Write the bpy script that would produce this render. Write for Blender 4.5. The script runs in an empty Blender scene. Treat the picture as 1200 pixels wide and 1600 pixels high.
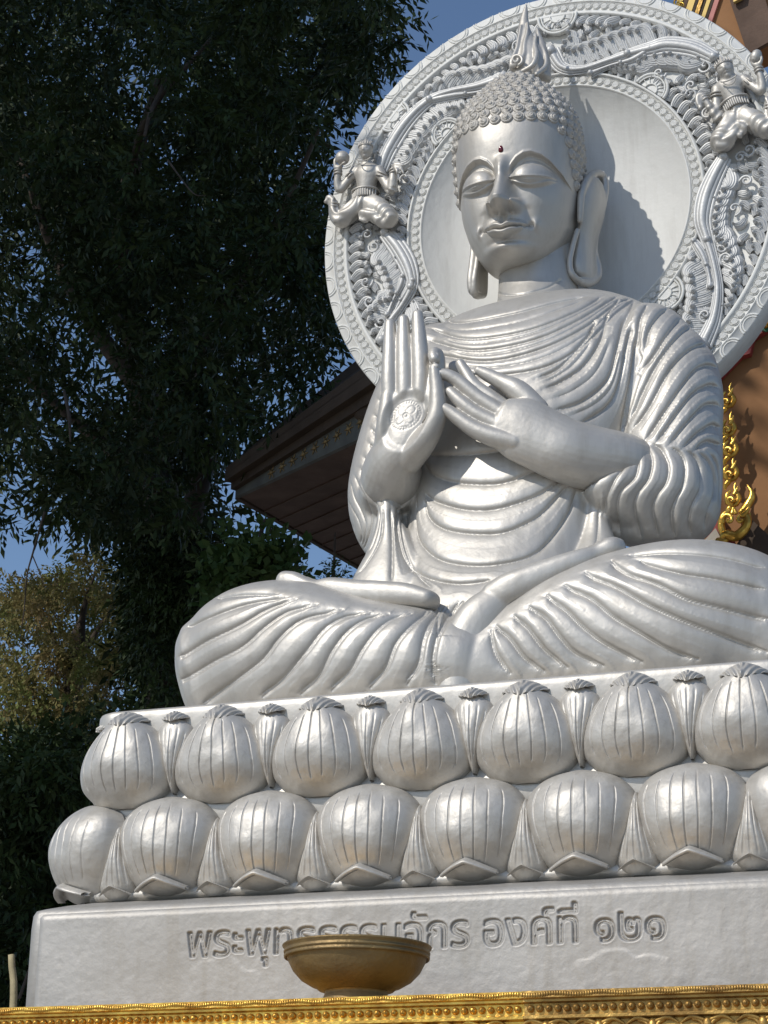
import bpy, math, random, time
import numpy as np
from mathutils import Vector, Matrix, kdtree
from mathutils.bvhtree import BVHTree
T0 = time.time()
random.seed(7); RNG = np.random.default_rng(7)
SC = bpy.context.scene

# ------------------------------------------------------------ camera
CF, CYAW, CPITCH, CROLL = 3241.4, .3448, .3621, .0176
CPOS = np.array([3.557, -10.4925, 1.6])
_F = np.array([-math.sin(CYAW)*math.cos(CPITCH), math.cos(CYAW)*math.cos(CPITCH), math.sin(CPITCH)])
_R = np.array([math.cos(CYAW), math.sin(CYAW), 0.]); _U = np.cross(_R, _F)
_c, _s = math.cos(CROLL), math.sin(CROLL)
_R, _U = _c*_R+_s*_U, -_s*_R+_c*_U
cam = bpy.data.cameras.new('camera'); camo = bpy.data.objects.new('camera', cam)
SC.collection.objects.link(camo); SC.camera = camo
M = Matrix([[*(_R[i:i+1]), *(_U[i:i+1]), -_F[i], CPOS[i]] for i in range(3)]+[[0, 0, 0, 1]])
camo.matrix_world = M
cam.sensor_fit = 'VERTICAL'; cam.sensor_height = 36; cam.lens = 36*CF/1600
cam.clip_start = .1; cam.clip_end = 3000

# ------------------------------------------------------------ sky, sun, exposure
SUN_EL, SUN_AZ = math.radians(39), math.radians(31)      # azimuth: sun stands to the left of the statue's front
to_sun = Vector((-math.sin(SUN_AZ)*math.cos(SUN_EL), -math.cos(SUN_AZ)*math.cos(SUN_EL), math.sin(SUN_EL)))
W = bpy.data.worlds.new('World'); SC.world = W; W.use_nodes = True
nt = W.node_tree; bg = nt.nodes['Background']
sky = nt.nodes.new('ShaderNodeTexSky'); sky.sky_type = 'NISHITA'; sky.sun_disc = False
sky.sun_elevation = SUN_EL; sky.sun_rotation = math.pi+SUN_AZ
sky.altitude = 300; sky.air_density = 1.0; sky.dust_density = .6; sky.ozone_density = 3.0
nt.links.new(sky.outputs[0], bg.inputs['Color']); bg.inputs['Strength'].default_value = .122
sl = bpy.data.lights.new('sun', 'SUN'); sl.energy = 2.75; sl.angle = math.radians(.5); sl.color = (1, .955, .88)
so = bpy.data.objects.new('sun', sl); SC.collection.objects.link(so)
so.rotation_euler = to_sun.to_track_quat('Z', 'Y').to_euler()
SC.view_settings.view_transform = 'Standard'; SC.view_settings.look = 'None'
SC.view_settings.gamma = 1; SC.view_settings.use_curve_mapping = False
SC.view_settings.exposure = 0.0

# ------------------------------------------------------------ helpers
def S(x, y, Y):
    "world point at depth Y on the sight line of a measured point"
    d = _F+((x-600)/CF)*_R+((800-y)/CF)*_U
    return CPOS+d*((Y-CPOS[1])/d[1])
def V3(*a): return np.array(a, float)
def tag(o, label=None, cat=None, group=None, kind=None):
    if label: o['label'] = label
    if cat: o['category'] = cat
    if group: o['group'] = group
    if kind: o['kind'] = kind
    return o
def empty(name, loc, label, cat, group=None):
    o = bpy.data.objects.new(name, None); SC.collection.objects.link(o)
    o.location = loc; o.empty_display_size = .2
    return tag(o, label, cat, group)
def mesh_np(name, v, f, smooth=True):
    v = np.asarray(v, np.float32); me = bpy.data.meshes.new(name)
    if isinstance(f, np.ndarray):
        n, k = f.shape
        me.vertices.add(len(v)); me.vertices.foreach_set('co', v.ravel())
        me.loops.add(n*k); me.loops.foreach_set('vertex_index', f.astype(np.int32).ravel())
        me.polygons.add(n); me.polygons.foreach_set('loop_start', np.arange(0, n*k, k, dtype=np.int32))
        me.update(calc_edges=True)
    else:
        me.from_pydata([tuple(p) for p in v.tolist()], [], [tuple(q) for q in f])
    me.polygons.foreach_set('use_smooth', [smooth]*len(me.polygons)); me.update()
    return me
def link(name, me, mat=None, parent=None):
    "parts are modelled in place: the parent's offset is taken out so that world positions hold"
    o = bpy.data.objects.new(name, me); SC.collection.objects.link(o)
    if mat: me.materials.clear(); me.materials.append(mat)
    if parent:
        o.parent = parent
        o.matrix_parent_inverse = wm(parent).inverted()
    return o
def wm(o):
    m = Matrix.LocRotScale(o.location, o.rotation_euler, o.scale)
    if o.parent: m = wm(o.parent) @ o.matrix_parent_inverse @ m
    return m
def grid_faces(nu, nv, wrap_u=False, off=0):
    "grid of nv rows, nu columns"
    i = np.arange(nv-1)[:, None]*nu; cu = nu if wrap_u else nu-1
    j = np.arange(cu)[None, :]; j2 = (j+1) % nu
    a = i+j; b = i+j2
    return (np.stack([a, b, b+nu, a+nu], -1).reshape(-1, 4)+off).astype(np.int32)
class Geo:
    "collects raw geometry that becomes one mesh"
    def __init__(s): s.v = []; s.f = []; s.n = 0
    def add(s, v, f):
        v = np.asarray(v, float); s.v.append(v)
        s.f += [tuple(int(i)+s.n for i in q) for q in f]; s.n += len(v); return s
    def mesh(s, name, smooth=True): return mesh_np(name, np.concatenate(s.v), s.f, smooth)
    def box(s, c, h, rot=None):
        c = np.asarray(c, float); h = np.asarray(h, float)
        q = np.array([[x, y, z] for x in (-1, 1) for y in (-1, 1) for z in (-1, 1)])*h
        if rot is not None: q = q@np.asarray(rot).T
        return s.add(q+c, [(0, 1, 3, 2), (4, 6, 7, 5), (0, 4, 5, 1), (2, 3, 7, 6), (0, 2, 6, 4), (1, 5, 7, 3)])
    def loft(s, *a, **k): v, f = loft(*a, **k); return s.add(v, f)
    def ball(s, c, r, nu=16, nv=10):
        v, f = ball(c, r, nu, nv); return s.add(v, f)
    def prism(s, pts, ax, ay, o, az, d0, d1):
        "closed outline pts (2D) in the plane ax, ay at o, thickness d0..d1 along az"
        pts = np.asarray(pts, float); n = len(pts)
        base = o+pts[:, :1]*ax+pts[:, 1:]*ay
        v = np.concatenate([base+az*d0, base+az*d1])
        f = [tuple(range(n))[::-1], tuple(range(n, 2*n))]+[(i, (i+1) % n, n+(i+1) % n, n+i) for i in range(n)]
        return s.add(v, f)
def spline(p, n):
    "Catmull-Rom through rows of p, n samples"
    p = np.asarray(p, float)
    if len(p) == 2: t = np.linspace(0, 1, n)[:, None]; return p[0]*(1-t)+p[1]*t
    q = np.vstack([2*p[0]-p[1], p, 2*p[-1]-p[-2]]); m = len(p)-1
    t = np.linspace(0, m, n); i = np.minimum(t.astype(int), m-1); t = (t-i)[:, None]
    a, b, c, d = q[i], q[i+1], q[i+2], q[i+3]
    return .5*(2*b+(c-a)*t+(2*a-5*b+4*c-d)*t**2+(3*b-a-3*c+d)*t**3)
def resample(p, step):
    p = np.asarray(p, float); L = np.r_[0, np.cumsum(np.linalg.norm(np.diff(p, axis=0), axis=1))]
    n = max(2, int(L[-1]/step)+1); t = np.linspace(0, L[-1], n)
    return np.stack([np.interp(t, L, p[:, k]) for k in range(p.shape[1])], -1)
def loft(pts, n=24, nu=24, ref=(0, 0, 1), cap=1.0, sq=2.0):
    """tube through rows (x,y,z,ra[,rb]); rb is the radius along ref, ra across it; round caps"""
    p = np.asarray(pts, float)
    if p.shape[1] == 4: p = np.hstack([p, p[:, 3:4]])
    q = spline(p, n); C = q[:, :3]; ra = np.maximum(q[:, 3], 1e-3); rb = np.maximum(q[:, 4], 1e-3)
    Tn = np.gradient(C, axis=0); Tn /= np.linalg.norm(Tn, axis=1)[:, None]+1e-12
    if cap > 0:
        k = 5; a = np.linspace(math.pi/2, 0, k+1)[:-1]
        r0 = min(ra[0], rb[0])*cap; r1 = min(ra[-1], rb[-1])*cap
        sc = np.cos(a); sc[0] = .02
        C = np.vstack([C[0]-Tn[0]*(np.sin(a)*r0)[:, None], C, (C[-1]+Tn[-1]*(np.sin(a)*r1)[:, None])[::-1]])
        ra = np.r_[ra[0]*sc, ra, (ra[-1]*sc)[::-1]]; rb = np.r_[rb[0]*sc, rb, (rb[-1]*sc)[::-1]]
        Tn = np.vstack([np.repeat(Tn[:1], k, 0), Tn, np.repeat(Tn[-1:], k, 0)])
    ref = np.asarray(ref, float)
    B = ref-(Tn@ref)[:, None]*Tn; B /= np.linalg.norm(B, axis=1)[:, None]+1e-9
    A = np.cross(Tn, B)
    th = np.linspace(0, 2*math.pi, nu, endpoint=False)
    ct, st = np.cos(th), np.sin(th)
    if sq != 2: ct = np.sign(ct)*abs(ct)**(2/sq); st = np.sign(st)*abs(st)**(2/sq)
    v = C[:, None]+A[:, None]*(ra[:, None]*ct)[..., None]+B[:, None]*(rb[:, None]*st)[..., None]
    m = len(C); f = grid_faces(nu, m, True).tolist()
    f.append(list(range(nu))[::-1]); f.append([(m-1)*nu+i for i in range(nu)])
    return v.reshape(-1, 3), f
def ball(c, r, nu=16, nv=10):
    r = np.broadcast_to(np.asarray(r, float), 3)
    ph = np.linspace(-math.pi/2, math.pi/2, nv); th = np.linspace(0, 2*math.pi, nu, endpoint=False)
    cp = np.cos(ph); cp[0] = cp[-1] = .01
    v = np.stack([cp[:, None]*np.cos(th), cp[:, None]*np.sin(th), np.repeat(np.sin(ph)[:, None], nu, 1)], -1)*r+np.asarray(c)
    f = grid_faces(nu, nv, True).tolist(); f.append(list(range(nu))[::-1]); f.append([(nv-1)*nu+i for i in range(nu)])
    return v.reshape(-1, 3), f
def arr(me):
    v = np.empty(len(me.vertices)*3, np.float32); me.vertices.foreach_get('co', v)
    n = np.empty(len(me.vertices)*3, np.float32); me.vertices.foreach_get('normal', n)
    return v.reshape(-1, 3).astype(float), n.reshape(-1, 3).astype(float)
def setv(me, v):
    me.vertices.foreach_set('co', np.asarray(v, np.float32).ravel()); me.update()
def remesh(geo, name, voxel, smooth=6, fac=.5):
    "melts overlapping closed shells into one continuous surface"
    me = geo.mesh(name); o = bpy.data.objects.new(name, me); SC.collection.objects.link(o)
    m = o.modifiers.new('r', 'REMESH'); m.mode = 'VOXEL'; m.voxel_size = voxel; m.use_smooth_shade = True
    if smooth: q = o.modifiers.new('s', 'SMOOTH'); q.factor = fac; q.iterations = smooth
    dg = bpy.context.evaluated_depsgraph_get(); dg.update()
    out = bpy.data.meshes.new_from_object(o.evaluated_get(dg)); bpy.data.objects.remove(o); bpy.data.meshes.remove(me)
    out.name = name; out.polygons.foreach_set('use_smooth', [True]*len(out.polygons)); out.update()
    return out
def bvh_of(me):
    v, _ = arr(me); return BVHTree.FromPolygons([tuple(p) for p in v], [tuple(p.vertices) for p in me.polygons])
def trace(bvh, pts, origin=CPOS, step=.012):
    "lays a measured crease line onto a surface; returns samples and tangents"
    q = spline(np.asarray(pts, float), max(20, len(pts)*14)); out = []
    for x, y in q:
        d = _F+((x-600)/CF)*_R+((800-y)/CF)*_U; d = d/np.linalg.norm(d)
        h = bvh.ray_cast(Vector(origin), Vector(d))
        if h[0] is not None:
            p = np.array(h[0])
            if out and np.linalg.norm(p-out[-1]) > .35: continue
            out.append(p)
    if len(out) < 3: return np.zeros((0, 3)), np.zeros((0, 3))
    r = resample(np.array(out), step); t = np.gradient(r, axis=0); t /= np.linalg.norm(t, axis=1)[:, None]+1e-9
    return r, t
def nearest(pts, v, mask=None):
    kd = kdtree.KDTree(len(pts))
    for i, p in enumerate(pts): kd.insert(p, i)
    kd.balance(); n = len(v); idx = np.zeros(n, int); d = np.full(n, 9.)
    it = range(n) if mask is None else np.nonzero(mask)[0]
    for i in it:
        _, k, dd = kd.find(v[i]); idx[i] = k; d[i] = dd
    return idx, d
def sstep(a, b, x):
    t = np.clip((x-a)/(b-a), 0, 1); return t*t*(3-2*t)
def G(x, s): return np.exp(-(x/s)**2)

# ------------------------------------------------------------ materials
def mat(name, col, rough=.6, metal=0., bump=0., bscale=20., var=.0, vscale=3., spec=.5, col2=None, bump2=0., b2scale=4., sub=0., coord='Object', coat=0., streak=0.):
    m = bpy.data.materials.new(name); m.use_nodes = True; n = m.node_tree.nodes; L = m.node_tree.links
    b = n['Principled BSDF']; b.inputs['Base Color'].default_value = (*col, 1)
    b.inputs['Roughness'].default_value = rough; b.inputs['Metallic'].default_value = metal
    b.inputs['Specular IOR Level'].default_value = spec; b.inputs['Coat Weight'].default_value = coat
    tc = n.new('ShaderNodeTexCoord')
    if var > 0 or col2:
        t = n.new('ShaderNodeTexNoise'); t.inputs['Scale'].default_value = vscale; t.inputs['Detail'].default_value = 6
        L.new(tc.outputs[coord], t.inputs['Vector'])
        r = n.new('ShaderNodeMapRange'); r.inputs[1].default_value = .35; r.inputs[2].default_value = .65
        L.new(t.outputs[0], r.inputs[0])
        mx = n.new('ShaderNodeMix'); mx.data_type = 'RGBA'
        c2 = col2 or tuple(c*(1-var) for c in col)
        mx.inputs['A'].default_value = (*col, 1); mx.inputs['B'].default_value = (*c2, 1)
        L.new(r.outputs[0], mx.inputs['Factor']); L.new(mx.outputs['Result'], b.inputs['Base Color'])
        rr = n.new('ShaderNodeMapRange'); rr.inputs[3].default_value = max(0, rough-.06); rr.inputs[4].default_value = min(1, rough+.08)
        L.new(t.outputs[0], rr.inputs[0]); L.new(rr.outputs[0], b.inputs['Roughness'])
    if streak > 0:      # rain streaks and dust: noise drawn out along z
        mp = n.new('ShaderNodeMapping'); mp.inputs['Scale'].default_value = (5, 5, .7); L.new(tc.outputs[coord], mp.inputs['Vector'])
        t = n.new('ShaderNodeTexNoise'); t.inputs['Scale'].default_value = 2.2; t.inputs['Detail'].default_value = 7; t.inputs['Roughness'].default_value = .65; L.new(mp.outputs[0], t.inputs['Vector'])
        r = n.new('ShaderNodeMapRange'); r.inputs[1].default_value = .48; r.inputs[2].default_value = .72; r.inputs[4].default_value = streak; L.new(t.outputs[0], r.inputs[0])
        m2 = n.new('ShaderNodeMix'); m2.data_type = 'RGBA'; m2.inputs['B'].default_value = (.30, .27, .225, 1)
        src = b.inputs['Base Color'].links[0].from_socket if b.inputs['Base Color'].links else None
        if src: L.new(src, m2.inputs['A'])
        else: m2.inputs['A'].default_value = (*col, 1)
        L.new(r.outputs[0], m2.inputs['Factor']); L.new(m2.outputs['Result'], b.inputs['Base Color'])
    prev = None
    for st, sc in ((bump2, b2scale), (bump, bscale)):
        if st > 0:
            t = n.new('ShaderNodeTexNoise'); t.inputs['Scale'].default_value = sc; t.inputs['Detail'].default_value = 4
            L.new(tc.outputs[coord], t.inputs['Vector'])
            bp = n.new('ShaderNodeBump'); bp.inputs['Strength'].default_value = 1; bp.inputs['Distance'].default_value = st
            L.new(t.outputs[0], bp.inputs['Height'])
            if prev: L.new(prev.outputs[0], bp.inputs['Normal'])
            prev = bp
    if prev: L.new(prev.outputs[0], b.inputs['Normal'])
    return m
SILVER = mat('silver_paint', (.575, .548, .503), .50, .49, bump=.0016, bscale=26, bump2=.006, b2scale=5, var=.12, vscale=1.7, streak=.30)
SILVER_PETAL = mat('silver_petal_paint', (.58, .553, .508), .51, .46, bump=.003, bscale=20, bump2=.010, b2scale=6.5, var=.12, vscale=1.3, streak=.45, coord='Generated' if False else 'Object')
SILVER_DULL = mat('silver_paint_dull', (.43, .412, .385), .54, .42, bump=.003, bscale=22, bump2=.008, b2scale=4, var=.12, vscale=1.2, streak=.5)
SILVER_PALE = mat('pale_silver_paint', (.75, .745, .71), .62, .06, bump=.003, bscale=14, bump2=.006, b2scale=3, var=.06, vscale=1.0, streak=.22)
SILVER_RELIEF = mat('silver_relief_paint', (.58, .58, .57), .48, .25, bump=.002, bscale=40, var=.12, vscale=6)

def crease_mat(src, name, depth=.0035, sig=.0075):
    m = src.copy(); m.name = name; n = m.node_tree.nodes; L = m.node_tree.links; b = n['Principled BSDF']
    at = n.new('ShaderNodeAttribute'); at.attribute_name = 'crease'
    q = n.new('ShaderNodeMath'); q.operation = 'DIVIDE'; q.inputs[1].default_value = sig; L.new(at.outputs['Fac'], q.inputs[0])
    p = n.new('ShaderNodeMath'); p.operation = 'POWER'; p.inputs[1].default_value = 2; L.new(q.outputs[0], p.inputs[0])
    u = n.new('ShaderNodeMath'); u.operation = 'MULTIPLY'; u.inputs[1].default_value = -1; L.new(p.outputs[0], u.inputs[0])
    e = n.new('ShaderNodeMath'); e.operation = 'EXPONENT'; L.new(u.outputs[0], e.inputs[0])
    bp = n.new('ShaderNodeBump'); bp.invert = True; bp.inputs['Distance'].default_value = depth; L.new(e.outputs[0], bp.inputs['Height'])
    old = b.inputs['Normal'].links[0].from_socket; L.new(old, bp.inputs['Normal']); L.new(bp.outputs[0], b.inputs['Normal'])
    return m
ROBE = crease_mat(SILVER, 'silver_robe')
# ============================================================ THE STATUE
statue = empty('buddha_statue', (.1, 1.3, 4.83), 'huge silver painted seated Buddha with hands raised at the chest, on the lotus pedestal', 'statue')
R2 = 1/247.                       # metres per measured unit at the statue's distance
def c4(x, y, Y, r, rb=None):
    p = S(x, y, Y); return [*p, r*R2, (rb or r)*R2]
g = Geo()
# torso: rows x, y, z, half depth, half width
def ring_loft(rows, n=40, nu=48):
    r = np.array([[cx, cy, z, hd, hw] for z, cx, cy, hw, hd in rows]); return loft(r, n, nu, ref=(1, 0, 0), cap=.6, sq=2.3)
g.add(*ring_loft([(4.7, .05, 1.35, 1.0, .8), (5.3, .08, 1.33, .84, .68), (5.8, .1, 1.38, .70, .53), (6.3, .14, 1.42, .66, .46),
                  (6.8, .18, 1.5, .78, .5), (7.15, .22, 1.57, .92, .48), (7.38, .24, 1.66, .96, .45), (7.56, .23, 1.76, .90, .40),
                  (7.68, .22, 1.86, .76, .35), (7.76, .20, 1.93, .60, .31), (7.82, .18, 1.97, .44, .27)]))
g.loft([[.14, 2.02, 7.64, .44], [.14, 2.04, 7.82, .35], [.14, 2.08, 7.95, .31], [.14, 2.14, 8.15, .285], [.12, 2.2, 8.6, .27]], 16, 32, ref=(0, 1, 0))
# his left arm (right in the picture)
g.loft([c4(1010, 548, 1.62, 78), c4(1042, 600, 1.62, 86), c4(1045, 680, 1.55, 84), c4(1048, 760, 1.5, 80), c4(1050, 785, 1.48, 76)], 24, 32, ref=(0, 1, 0))
g.loft([c4(1055, 775, 1.48, 76), c4(1010, 768, 1.36, 72, 80), c4(965, 752, 1.2, 50, 62), c4(955, 742, 1.17, 34, 46)], 18, 32, ref=(0, 0, 1), cap=.5)
g.loft([c4(1040, 800, 1.45, 70, 60), c4(990, 806, 1.36, 52, 50), c4(960, 806, 1.3, 24, 40)], 12, 28, ref=(0, 0, 1), cap=.7)
# his right arm (left in the picture)
g.loft([c4(690, 575, 1.62, 76), c4(658, 630, 1.62, 80), c4(632, 700, 1.55, 78), c4(618, 770, 1.5, 78), c4(620, 815, 1.47, 72), c4(628, 850, 1.4, 58)], 24, 32, ref=(0, 1, 0))
g.loft([c4(620, 790, 1.45, 66), c4(612, 765, 1.25, 54), c4(610, 752, 1.1, 49)], 14, 28, ref=(0, 0, 1), cap=.25)
# cloth hanging from the cuffs
g.loft([c4(607, 765, 1.12, 30, 16), c4(607, 800, 1.1, 17, 22), c4(611, 850, 1.08, 36, 24), c4(611, 900, 1.0, 66, 28), c4(611, 935, .95, 82, 30)][:5], 20, 28, ref=(0, 1, 0), cap=.4)
g.loft([c4(936, 755, 1.22, 24, 20), c4(934, 800, 1.22, 17, 22), c4(932, 850, 1.15, 30, 24), c4(930, 900, 1.0, 50, 28)], 16, 28, ref=(0, 1, 0), cap=.4)
# legs
def leg(rows, n=40):
    r = []
    for x, top, yc, ry in rows:
        zb = 4.72; r.append([x, yc, (top+zb)/2, ry, (top-zb)/2])
    return loft(r, n, 48, ref=(0, 0, 1), cap=.55, sq=2.25)
g.add(*leg([(-1.62, 5.60, .92, .40), (-1.35, 5.76, .93, .52), (-1.0, 5.74, .93, .58), (-.6, 5.60, .92, .58), (-.2, 5.48, .9, .55), (.1, 5.38, .9, .5)]))
g.add(*leg([(.0, 5.30, .9, .48), (.3, 5.45, .95, .5), (.65, 5.66, .98, .55), (1.0, 5.76, 1.0, .58), (1.35, 5.79, 1.0, .58), (1.62, 5.72, 1.0, .52), (1.85, 5.52, 1.0, .42)]))
g.loft([[.05, 1.6, 5.1, .9, .42], [.05, 2.0, 5.1, .8, .36]], 6, 40, ref=(0, 0, 1))
body = remesh(g, 'body', .0085, 18, .6)
print('body verts', len(body.vertices), time.time()-T0)
def cr(ox, oy, sc, pts): return [(ox+x/sc, oy+y/sc) for x, y in pts]
K = []    # (crease line, amplitude, width on one side, width on the other)
def fold(pts, A=.045, w1=.022, w2=.10): K.append((pts, A*FA, max(.012, w1*.45), w2*.42))
FA = .58
a6 = lambda p: cr(240, 820, 2.5, p); a7 = lambda p: cr(720, 820, 2.5, p)
a5 = lambda p: cr(850, 440, 3.3333, p); a4 = lambda p: cr(500, 440, 3.3333, p); a8 = lambda p: cr(360, 580, 5, p)
LEFTLEG = [[(190, 300), (300, 268), (420, 262), (480, 268)], [(140, 390), (200, 360), (330, 310), (440, 285), (520, 280)],
    [(118, 500), (200, 450), (330, 385), (440, 320), (540, 285)], [(130, 590), (230, 530), (340, 470), (430, 390), (520, 330), (620, 305)],
    [(215, 680), (320, 600), (420, 520), (490, 430), (580, 360), (720, 325)], [(420, 665), (500, 600), (590, 490), (660, 400), (740, 350), (830, 335)],
    [(570, 655), (640, 590), (690, 490), (750, 410), (820, 360), (900, 340)], [(690, 640), (760, 570), (810, 480), (870, 400), (930, 355), (990, 340)],
    [(840, 630), (900, 560), (940, 460), (1000, 385), (1070, 330)], [(985, 615), (1030, 540), (1050, 440), (1080, 370), (1130, 320)],
    [(1090, 610), (1090, 500), (1110, 420), (1150, 350), (1190, 300)]]
LEFTLEG = [[(l[0][0]+(l[0][0]-l[1][0])*.28, l[0][1]+(l[0][1]-l[1][1])*.28)]+l if 0 < i < 5 else l for i, l in enumerate(LEFTLEG)]
for i, l in enumerate(LEFTLEG): fold(a6(l), .05, .07 if i > 2 else .05, .09)
K2 = []
for l in LEFTLEG[2:]: K2.append(a6([(x+11, y+5) for x, y in l]))
RIGHTLEG = [[(640, 115), (780, 100), (930, 105), (1060, 125), (1200, 165)], [(690, 135), (850, 180), (1000, 205), (1200, 250)],
    [(580, 145), (650, 190), (760, 230), (880, 290), (1010, 325), (1200, 375)], [(480, 190), (600, 240), (720, 310), (850, 370), (1000, 430), (1180, 500)],
    [(400, 240), (500, 285), (590, 360), (700, 430), (800, 490), (910, 530)], [(330, 280), (400, 330), (470, 400), (560, 470), (690, 540)],
    [(260, 325), (320, 360), (380, 440), (440, 505), (540, 555)], [(200, 360), (250, 400), (320, 490), (400, 560)],
    [(130, 400), (180, 440), (240, 520), (310, 575)], [(110, 420), (130, 500), (180, 580)]]
for l in RIGHTLEG: fold(a7(l), .05, .06, .09)
for l in RIGHTLEG[2:]: K2.append(a7([(x+10, y-6) for x, y in l]))
CHEST = [[(690, 497), (720, 502), (800, 488), (870, 470), (915, 462)], [(672, 512), (730, 527), (820, 515), (900, 485), (940, 462)],
    [(668, 530), (740, 545), (830, 530), (900, 500), (950, 470), (965, 462)], [(680, 552), (760, 562), (840, 545), (910, 512), (960, 475), (985, 465)],
    [(690, 575), (760, 585), (850, 572), (915, 535), (962, 488), (990, 468)]]
for l in CHEST: fold(l, .032, .03, .07)
def mid(a, b, t=.5):
    a = spline(np.array(a, float), 12); b = spline(np.array(b, float), 12); return [tuple(p) for p in a*(1-t)+b*t]
for a, b in zip(CHEST[:-1], CHEST[1:]): fold(mid(a, b)[1:-1], .016, .02, .05)
SIDE = [[(-40, 500), (60, 455), (150, 370), (235, 265), (275, 190)], [(0, 555), (80, 520), (200, 440), (290, 310), (330, 170), (390, 85)], [(50, 670), (200, 620), (330, 510), (380, 350), (420, 190), (470, 95)],
          [(190, 740), (330, 650), (390, 540), (430, 340), (455, 230)]]
for l in SIDE: fold(a5(l), .038, .03, .08)
for a, b in zip(SIDE[:-1], SIDE[1:]): fold(a5(mid(a, b)[:-4]), .016, .02, .05)
for l in [[(400, 790), (430, 640), (460, 480), (495, 200), (540, 110)], [(522, 350), (545, 250), (610, 160), (690, 115)], [(508, 455), (570, 375), (645, 265), (720, 185), (790, 175)],
          [(446, 715), (510, 560), (600, 400), (720, 260), (800, 228), (870, 262)], [(455, 770), (545, 640), (650, 460), (760, 350), (850, 322), (900, 352)],
          [(520, 830), (620, 680), (720, 540), (800, 450), (870, 430), (915, 450)], [(580, 840), (680, 700), (780, 580), (870, 535), (915, 550)],
          [(650, 850), (740, 740), (830, 650), (890, 635), (920, 650)], [(720, 868), (800, 790), (880, 745), (925, 760)], [(780, 880), (850, 830), (925, 850)]]:
    fold(a5(l), .045, .018, .09)
for l in [[(415, 870), (415, 950), (370, 1030), (325, 1130), (310, 1220)],
          [(400, 795), (460, 830), (490, 900), (480, 1010), (400, 1100), (380, 1200), (400, 1330)], [(470, 820), (530, 850), (565, 920), (550, 1020), (490, 1110), (475, 1200), (510, 1350)],
          [(550, 840), (610, 870), (650, 950), (640, 1040), (590, 1120), (570, 1200), (600, 1340)], [(650, 860), (710, 890), (740, 960), (730, 1060), (690, 1140), (665, 1220), (680, 1340)],
          [(730, 875), (790, 910), (820, 980), (820, 1080), (780, 1160), (760, 1240), (770, 1330)], [(800, 885), (860, 930), (890, 1000), (895, 1100), (860, 1200), (840, 1300)],
          [(860, 890), (905, 940), (922, 1040), (917, 1150)]]: fold(a5(l), .035, .015, .06)
for l in [[(560, 900), (640, 900), (740, 898), (840, 890), (1000, 870)], [(540, 940), (580, 1000), (700, 1040), (880, 1050), (1000, 1030), (1100, 990), (1250, 960)],
          [(540, 1100), (600, 1140), (750, 1180), (900, 1180), (1050, 1140), (1167, 1090), (1280, 1000)],
          [(540, 1130), (560, 1220), (640, 1280), (780, 1305), (950, 1300), (1100, 1240), (1180, 1180), (1300, 1050)],
          [(500, 1120), (490, 1250), (520, 1360), (620, 1440), (780, 1470), (950, 1460), (1100, 1420), (1200, 1340), (1300, 1200), (1340, 1080)],
          [(470, 1080), (420, 1180), (410, 1300), (440, 1430), (520, 1520), (700, 1565), (900, 1550)]]: fold(a4(l), .04, .03, .08)
for l in [[(960, 800), (1000, 900), (1080, 1060), (1100, 1180), (1060, 1330), (1010, 1440)], [(930, 860), (960, 980), (1020, 1100), (1050, 1200), (1040, 1320), (1005, 1430)],
          [(905, 950), (930, 1050), (990, 1160), (1020, 1280), (1000, 1400)], [(895, 1050), (920, 1140), (970, 1250), (990, 1380)], [(900, 1150), (930, 1250), (975, 1360)],
          [(1000, 760), (1080, 920), (1150, 1080), (1150, 1200), (1100, 1360), (1020, 1480)]]: fold(a8(l), .022, .012, .05)
for y in (575, 598, 622, 646, 668, 690, 712, 730):
    x0 = np.interp(y, [560, 600, 650, 690, 730], [602, 593, 579, 572, 558]); fold([(x0+2, y), (x0+22, y+22), (x0+42, y+62)], .028, .02, .06)
fold([(611, 790), (612, 850), (611, 912)], .03, .02, .03); fold([(598, 788), (594, 840), (572, 880), (548, 905)], .02, .03, .03); fold([(626, 790), (632, 850), (650, 895), (676, 920)], .03, .03, .03)
fold([(937, 775), (934, 830), (930, 856)], .02, .02, .03)
fold([(686, 955), (682, 1000), (676, 1030), (676, 1062)], .04, .03, .05)
K2 += [[(764, 455), (800, 461), (850, 451), (876, 438)], [(758, 465), (800, 471), (862, 461), (884, 448)]]
bvh = bvh_of(body)
P_, T_, A_, W1, W2 = [], [], [], [], []
for pts, A, w1, w2 in K:
    r, t = trace(bvh, pts)
    if len(r) == 0: continue
    e = np.minimum(np.arange(len(r)), np.arange(len(r))[::-1])*.012        # fades out at its ends
    P_.append(r); T_.append(t); A_.append(A*(.25+.75*sstep(0, .08, e))); W1.append(np.full(len(r), w1)); W2.append(np.full(len(r), w2))
P_ = np.concatenate(P_); T_ = np.concatenate(T_); A_ = np.concatenate(A_); W1 = np.concatenate(W1); W2 = np.concatenate(W2)
v, nrm = arr(body)
mask = (v[:, 1] < 2.1)
idx, d = nearest(P_, v, mask)
dv = v-P_[idx]; al = np.clip(np.einsum('ij,ij->i', dv, T_[idx]), -.009, .009); d = np.where(d < 8, np.linalg.norm(dv-al[:, None]*T_[idx], axis=1), d)
side = np.einsum('ij,ij->i', np.cross(T_[idx], nrm), v-P_[idx])
w = W1[idx]*(side < 0)+W2[idx]*(side >= 0)
A = A_[idx]
d_raw = d.copy(); d = np.sqrt(d*d+.006**2); h = np.where(mask, -A*np.exp(-d/w), 0)
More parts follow.
